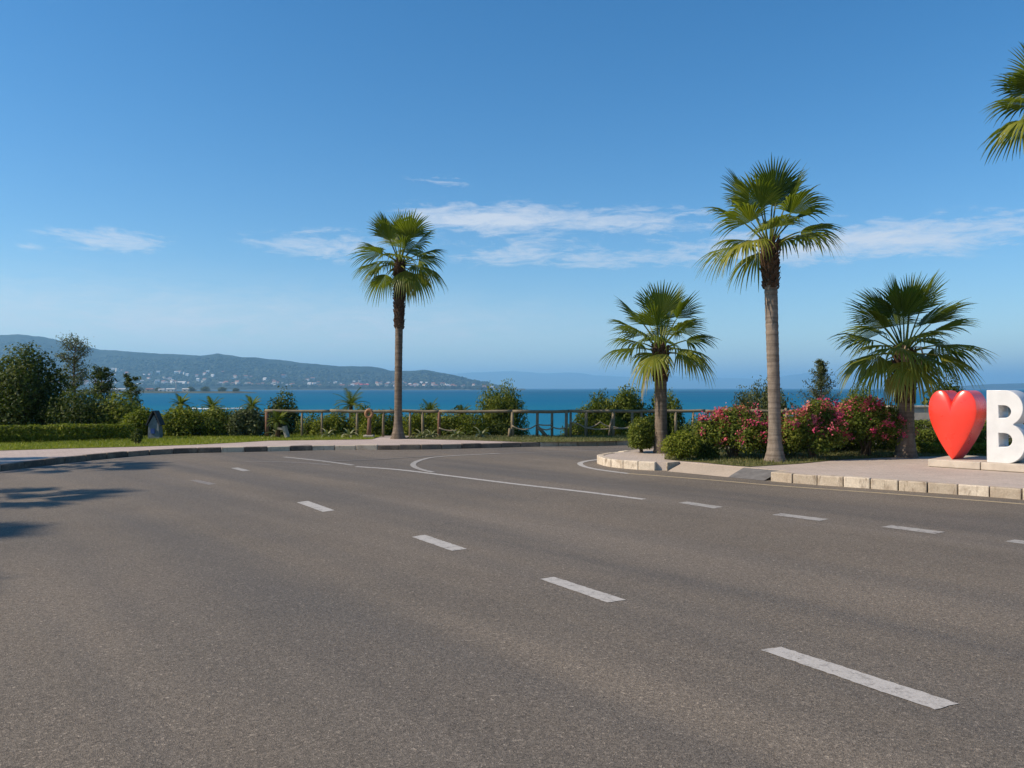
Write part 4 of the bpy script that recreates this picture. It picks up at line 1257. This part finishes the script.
# near harbour headland
us = np.linspace(60, 262, 90); vs_ = np.linspace(1480, 1720, 26)
gu, gv = np.meshgrid(us, vs_); gx = (gu - 512) / 800 * gv
e1 = np.clip((262 - gu) / 22, 0, 1) * np.clip((gv - 1500 - 40 * fbm(gu * .06, gu * 0, 81)) / 14, 0, 1) * np.clip((1720 - gv) / 30, 0, 1)
def quay_z(px, y): return SEA_Z + 3.2
gz = SEA_Z - 3 + 6.2 * np.sqrt(e1) + 4.5 * fbm(gx * .02, gv * .02, 83) * np.clip((170 - gu) / 40, 0, 1) * e1
o = mesh_obj('headland', grid_mesh('headland', gx, gv, gz), QUAY); o['kind'] = 'structure'
HG = 'sheds on the harbour headland'
def shed(label, px, Y, w, dd, h, wm, rm, rz=0.0, cat='building', group=None, name='shed'):
    X = XY(px, Y); t = empty(name, (X, Y, SEA_Z + 3.0), label, cat, group); t.rotation_euler.z = rz
    mb = MB(); mb.box((0, 0, h / 2 - .5), (w, dd, h + 1)); mb.build('wall', wm, t)
    mb = MB()
    a, b, r = w / 2 + .6, dd / 2 + .6, h * .35
    mb.add([(-a, -b, h), (a, -b, h), (a, b, h), (-a, b, h), (-a, 0, h + r), (a, 0, h + r)], [(0, 1, 5, 4), (2, 3, 4, 5), (0, 4, 3), (1, 2, 5), (3, 2, 1, 0)])
    mb.build('roof', rm, t)
    for k in range(int(w // 8)):
        mb = MB(); mb.box((-w / 2 + 5 + k * 8, -dd / 2 - .05, h * .5), (3, .2, h * .35)); mb.build('window', GLASS_DARK, t)
    return t
shed('long pale quayside shed at the left of the headland', 118, 1560, 30, 10, 4.5, HOUSE[0], ROOFS[2], .05, group=HG)
shed('cream quayside shed with pale roof at the middle of the headland', 150, 1570, 14, 9, 4.5, HOUSE[1], ROOFS[0], .05, group=HG)
shed('low white shed on the headland left of the crane', 162, 1580, 12, 8, 4, HOUSE[0], ROOFS[2], .0, group=HG)
shed('wide white shed on the headland beside the crane', 171, 1560, 16, 9, 4.5, HOUSE[0], ROOFS[2], .0, group=HG)
shed('small cream shed at the foot of the crane', 186, 1570, 12, 8, 4.5, HOUSE[1], ROOFS[2], .0, group=HG)
# crane
X0 = XY(176, 1590); t = empty('harbour_crane', (X0, 1590, SEA_Z + 3), 'thin grey harbour crane with a raised jib on the headland', 'crane')
def lattice(p0, p1, w, n):
    mb = MB(); p0 = Vector(p0); p1 = Vector(p1); dr = (p1 - p0).normalized(); s = dr.cross(Vector((0, 1, 0))).normalized() * w; q = Vector((0, w, 0))
    cs = [s + q, s - q, -s - q, -s + q]
    for c in cs: mb.tube([p0 + c, p1 + c], .38, 5)
    for i in range(n):
        a = p0.lerp(p1, i / n); b = p0.lerp(p1, (i + 1) / n)
        for k in range(4): mb.tube([a + cs[k], b + cs[(k + 1) % 4]], .2, 4)
    return mb
lattice((0, 0, 0), (0, 0, 19), .7, 9).build('mast', STEEL, t)
lattice((0, 0, 19), (-24, 0, 27), .5, 10).build('jib', STEEL, t)
lattice((0, 0, 19), (6, 0, 17.5), .5, 3).build('counter_jib', STEEL, t)
mb = MB(); mb.box((0, -1, 18), (2.4, 2.4, 2.6)); mb.build('cab', HOUSE[0], t)
for i, (px, Y, w, s, lb) in enumerate([(139, 1555, 15, 5, 'dark tree at the left shore of the headland'), (158, 1600, 12, 6, 'dark tree behind the middle sheds of the headland'), (191, 1590, 14, 7, 'dark tree right of the crane on the headland'),
                                    (205, 1585, 16, 8, 'wide dark tree near the headland point'), (222, 1590, 13, 9, 'dark tree by the end of the headland'), (236, 1580, 10, 10, 'last low tree at the tip of the headland')]):
    make_bush('broadleaf_tree', 'tree', lb, XY(px, Y), Y, w * .7, w * .5, SEA_Z + 3 + w * .7, SEA_Z + 3, LEAF_DARK, 800 + s, n=700, leaf=1.6, lobes=9, group='trees on the headland')

# town across the bay
rr = random.Random(900)
protos = []
for k in range(7):
    w, dd, h = rr.uniform(9, 16), rr.uniform(8, 12), rr.choice([5, 6, 7, 9, 11])
    mb = MB(); mb.box((0, 0, h / 2 - 2), (w, dd, h + 4)); mb.box((w * .3, -dd / 2 - 1.0, h * .3 - 2), (w * .4, 2.2, h * .6 + 4))
    me = np_mesh('house', np.array(mb.v), mb.f); nf = len(me.polygons)
    mb2 = MB(); mb2.v = list(mb.v); mb2.f = list(mb.f); mb2.t = list(mb.t)
    a, b = w / 2 + .4, dd / 2 + .4
    if k % 3 == 2: mb2.box((0, 0, h + .25), (w + .6, dd + .6, .5))
    else: mb2.add([(-a, -b, h + .02), (a, -b, h + .02), (a, b, h + .02), (-a, b, h + .02), (-a, 0, h + 2.6), (a, 0, h + 2.6)], [(0, 1, 5, 4), (2, 3, 4, 5), (0, 4, 3), (1, 2, 5), (3, 2, 1, 0)])
    me = np_mesh('house', np.array(mb2.v), mb2.f)
    me.materials.append(HOUSE[[0, 0, 1, 0, 2, 0, 1][k]]); me.materials.append(ROOFS[[0, 1, 2, 2, 0, 1, 0][k]])
    mi = np.zeros(len(me.polygons), np.int32); mi[nf:] = 1; me.polygons.foreach_set('material_index', mi)
    protos.append(me)
cnt = 0; tries = 0
while cnt < 285 and tries < 6000:
    tries += 1
    px = rr.uniform(60, 500); 
    v = rr.random() ** 2.5
    y = 3925 + v * (620 if px < 430 else 500)
    dens = float(fbm(np.array([px * .035]), np.array([y * .01]), 91)[0])
    if dens < .42 + .1 * rr.random(): continue
    x = (px - 512) / 800 * y
    z = float(hill_z(np.array([x]), np.array([y]))[0])
    if z < SEA_Z + 3.5: continue
    if 355 < px < 375 and y < 4010: continue
    o = bpy.data.objects.new('house', rr.choice(protos)); COL.objects.link(o)
    o.location = (x, y, z + .5); o.rotation_euler.z = rr.uniform(-.5, .5); s = rr.uniform(.9, 1.6); o.scale = (s, s, s * rr.uniform(.9, 1.2))
    tag(o, 'tiny pale house of the hillside town across the bay', 'house', 'houses of the town across the bay')
    cnt += 1
def block(label, px, y, w, h, wm, rm, dd=12):
    x = (px - 512) / 800 * y; z = max(float(hill_z(np.array([x]), np.array([y]))[0]), SEA_Z + 2)
    t = empty('building', (x, y, z), label, 'building')
    mb = MB(); mb.box((0, 0, h / 2 - 3), (w, dd, h + 6)); mb.build('wall', wm, t)
    a, b = w / 2 + 1, dd / 2 + 1; mb = MB()
    mb.add([(-a, -b, h), (a, -b, h), (a, b, h), (-a, b, h), (-a, 0, h + 5), (a, 0, h + 5)], [(0, 1, 5, 4), (2, 3, 4, 5), (0, 4, 3), (1, 2, 5), (3, 2, 1, 0)])
    mb.build('roof', rm, t)
block('tall bright white building standing out on the far shore', 198, 4050, 14, 24, HOUSE[0], ROOFS[2])
block('long bright red roofed warehouse on the far waterfront', 364, 3985, 46, 10, HOUSE[1], ROOF_RED, 22)
block('smaller red roofed building beside the red warehouse', 342, 4010, 26, 8, HOUSE[1], ROOFS[0], 16)
block('long pale waterfront hall left on the far shore', 181, 4060, 50, 9, HOUSE[0], ROOFS[2], 16)

# surf line
pts = [Vector((XY(p, 375 + 3 * math.sin(p * .2)), 375 + 5 * math.sin(p * .11))) for p in range(188, 240, 3)]
v = []; f = []
for i, p in enumerate(pts):
    wv = 1.1 * (1 - abs(i / (len(pts) - 1) - .5) * 1.7) + .3
    v += [(p.x, p.y - wv, SEA_Z + .02), (p.x, p.y - wv * .2, SEA_Z + .45), (p.x, p.y + wv, SEA_Z + .02)]
for i in range(len(pts) - 1):
    q = 3 * i; f += [(q, q + 3, q + 4, q + 1), (q + 1, q + 4, q + 5, q + 2)]
o = mesh_obj('surf', np_mesh('surf', np.array(v), np.array(f)), FOAM); o['kind'] = 'structure'

# ------------------------------------------------------------------ haze
HAZE_D = 10.5e-5
mb = MB(); mb.box((0, 19000, 290), (62000, 44600, 620))
hz = NT('haze_air'); pv = hz.n('ShaderNodeVolumePrincipled')
pv.inputs['Color'].default_value = (.40, .745, 1.0, 1); pv.inputs['Density'].default_value = HAZE_D; pv.inputs['Anisotropy'].default_value = .2
hz.l(pv.outputs[0], hz.out.inputs['Volume'])
o = mb.build('haze', hz.m); tag(o, 'pale blue air over the bay', 'haze', None, 'stuff')

# ------------------------------------------------------------------ light and sky
SUN_EL, SUN_AZ = 38.0, -101.0     # azimuth from +Y towards +X
sd = Vector((math.sin(R(SUN_AZ)) * math.cos(R(SUN_EL)), math.cos(R(SUN_AZ)) * math.cos(R(SUN_EL)), math.sin(R(SUN_EL))))
sl = bpy.data.lights.new('sun', 'SUN'); sl.energy = 5.0; sl.angle = R(.5); sl.color = (1.0, .86, .69)
so = bpy.data.objects.new('sun', sl); COL.objects.link(so); so.rotation_euler = sd.to_track_quat('Z', 'Y').to_euler()
so.location = (-40, 0, 60)

w = bpy.data.worlds.new('World'); scene.world = w; w.use_nodes = True
nt = w.node_tree; nt.nodes.clear()
class WN(NT):
    def __init__(s, t): s.t = t; s.out = s.n('ShaderNodeOutputWorld')
k = WN(nt)
SKY_STR = .112
sky = k.n('ShaderNodeTexSky', sky_type='NISHITA'); sky.sun_disc = False
sky.sun_elevation = R(SUN_EL); sky.sun_rotation = R(SUN_AZ); sky.air_density = 1.0; sky.dust_density = .15; sky.ozone_density = 3.0; sky.altitude = 10
tc = k.n('ShaderNodeTexCoord'); sp = k.n('ShaderNodeSeparateXYZ'); k.l(tc.outputs['Generated'], sp.inputs[0])
az = k.math('ARCTAN2', sp.outputs[0], sp.outputs[1]); el = k.math('ARCSINE', sp.outputs[2])
comb = k.n('ShaderNodeCombineXYZ'); k.l(az, comb.inputs[0]); k.l(el, comb.inputs[1])
def mapped(sx_, sy_, lx=0, ly=0):
    mp = k.n('ShaderNodeMapping'); mp.inputs['Scale'].default_value = (sx_, sy_, 1); mp.inputs['Location'].default_value = (lx, ly, 0)
    k.l(comb.outputs[0], mp.inputs[0]); return mp.outputs[0]
n1 = k.noise(mapped(11, 46), 1.0, 7, .66, 1.1)
n2 = k.noise(mapped(26, 120, 4, 2), 1.0, 7, .72, .8)
tex = k.math('ADD', k.math('MULTIPLY', n1, .55), k.math('MULTIPLY', n2, .45))
tot = None; soft = None
for (px, py, hw, hh, st) in [(112, 241, 52, 9, .95), (315, 245, 62, 13, .75), (441, 180, 34, 5, .5), (480, 217, 70, 13, .72), (590, 222, 130, 12, .72), (500, 254, 55, 10, .62), (612, 259, 48, 9, .75),
                             (905, 236, 130, 17, .75), (730, 250, 70, 13, .55), (860, 245, 90, 14, .45), (10, 296, 40, 8, .3), (45, 249, 34, 4, .35), (120, 325, 240, 34, .80), (430, 330, 170, 26, .45)]:
    a0 = math.atan((px - 512) / 800); e0 = math.atan((388 - py) / 800 * math.cos(a0))
    wa = hw / 800 * math.cos(a0) ** 2; we = hh / 800 * math.cos(a0)
    dx = k.math('DIVIDE', k.math('SUBTRACT', az, a0), wa); dy = k.math('DIVIDE', k.math('SUBTRACT', el, e0), we)
    r2 = k.math('ADD', k.math('MULTIPLY', dx, dx), k.math('MULTIPLY', dy, dy))
    gss = k.math('MULTIPLY', k.math('EXPONENT', k.math('MULTIPLY', r2, -.75)), st)
    if hh > 20: soft = gss if soft is None else k.math('ADD', soft, gss)
    else: tot = gss if tot is None else k.math('ADD', tot, gss)
dens = k.math('ADD', tot, k.math('MULTIPLY', k.math('SUBTRACT', tex, .5), 3.6))
crisp = k.ramp(k.math('MULTIPLY', dens, .7), [(.20, 0), (.45, .36), (.85, .78)])
crisp = k.math('MULTIPLY', crisp, k.ramp(tot, [(.06, 0), (.28, 1)]))
mask = k.math('MAXIMUM', crisp, k.math('MULTIPLY', soft, k.ramp(tex, [(.36, .25), (.64, 1.0)])))
mask = k.math('MINIMUM', mask, .85)
hs_ = k.n('ShaderNodeHueSaturation'); hs_.inputs['Saturation'].default_value = 1.34; k.l(sky.outputs[0], hs_.inputs['Color'])
CLOUD = 6.4
skyc = k.mix(mask, hs_.outputs[0], (CLOUD * .93, CLOUD * .95, CLOUD))
bg = k.n('ShaderNodeBackground'); k.l(skyc, bg.inputs[0]); bg.inputs[1].default_value = SKY_STR
k.l(bg.outputs[0], k.out.inputs[0])

# ------------------------------------------------------------------ camera and render
cd = bpy.data.cameras.new('camera'); cd.sensor_width = 36; cd.lens = 36 * FPX / 1024; cd.clip_start = .05; cd.clip_end = 70000
cam = bpy.data.objects.new('camera', cd); COL.objects.link(cam)
cam.location = (0, 0, CAM_H); cam.rotation_euler = (R(90) + math.atan(4 / FPX), 0, 0)
scene.camera = cam
vs = scene.view_settings
vs.view_transform = 'Standard'; vs.look = 'None'; vs.exposure = 0.32; vs.gamma = 1; vs.use_curve_mapping = False
scene.render.resolution_x = 1024; scene.render.resolution_y = 768
cy = scene.cycles
cy.max_bounces = 8; cy.transparent_max_bounces = 8; cy.volume_bounces = 1
try:
    cy.use_denoising = True; cy.denoiser = 'OPENIMAGEDENOISE'; cy.denoising_input_passes = 'RGB_ALBEDO_NORMAL'
except Exception: pass
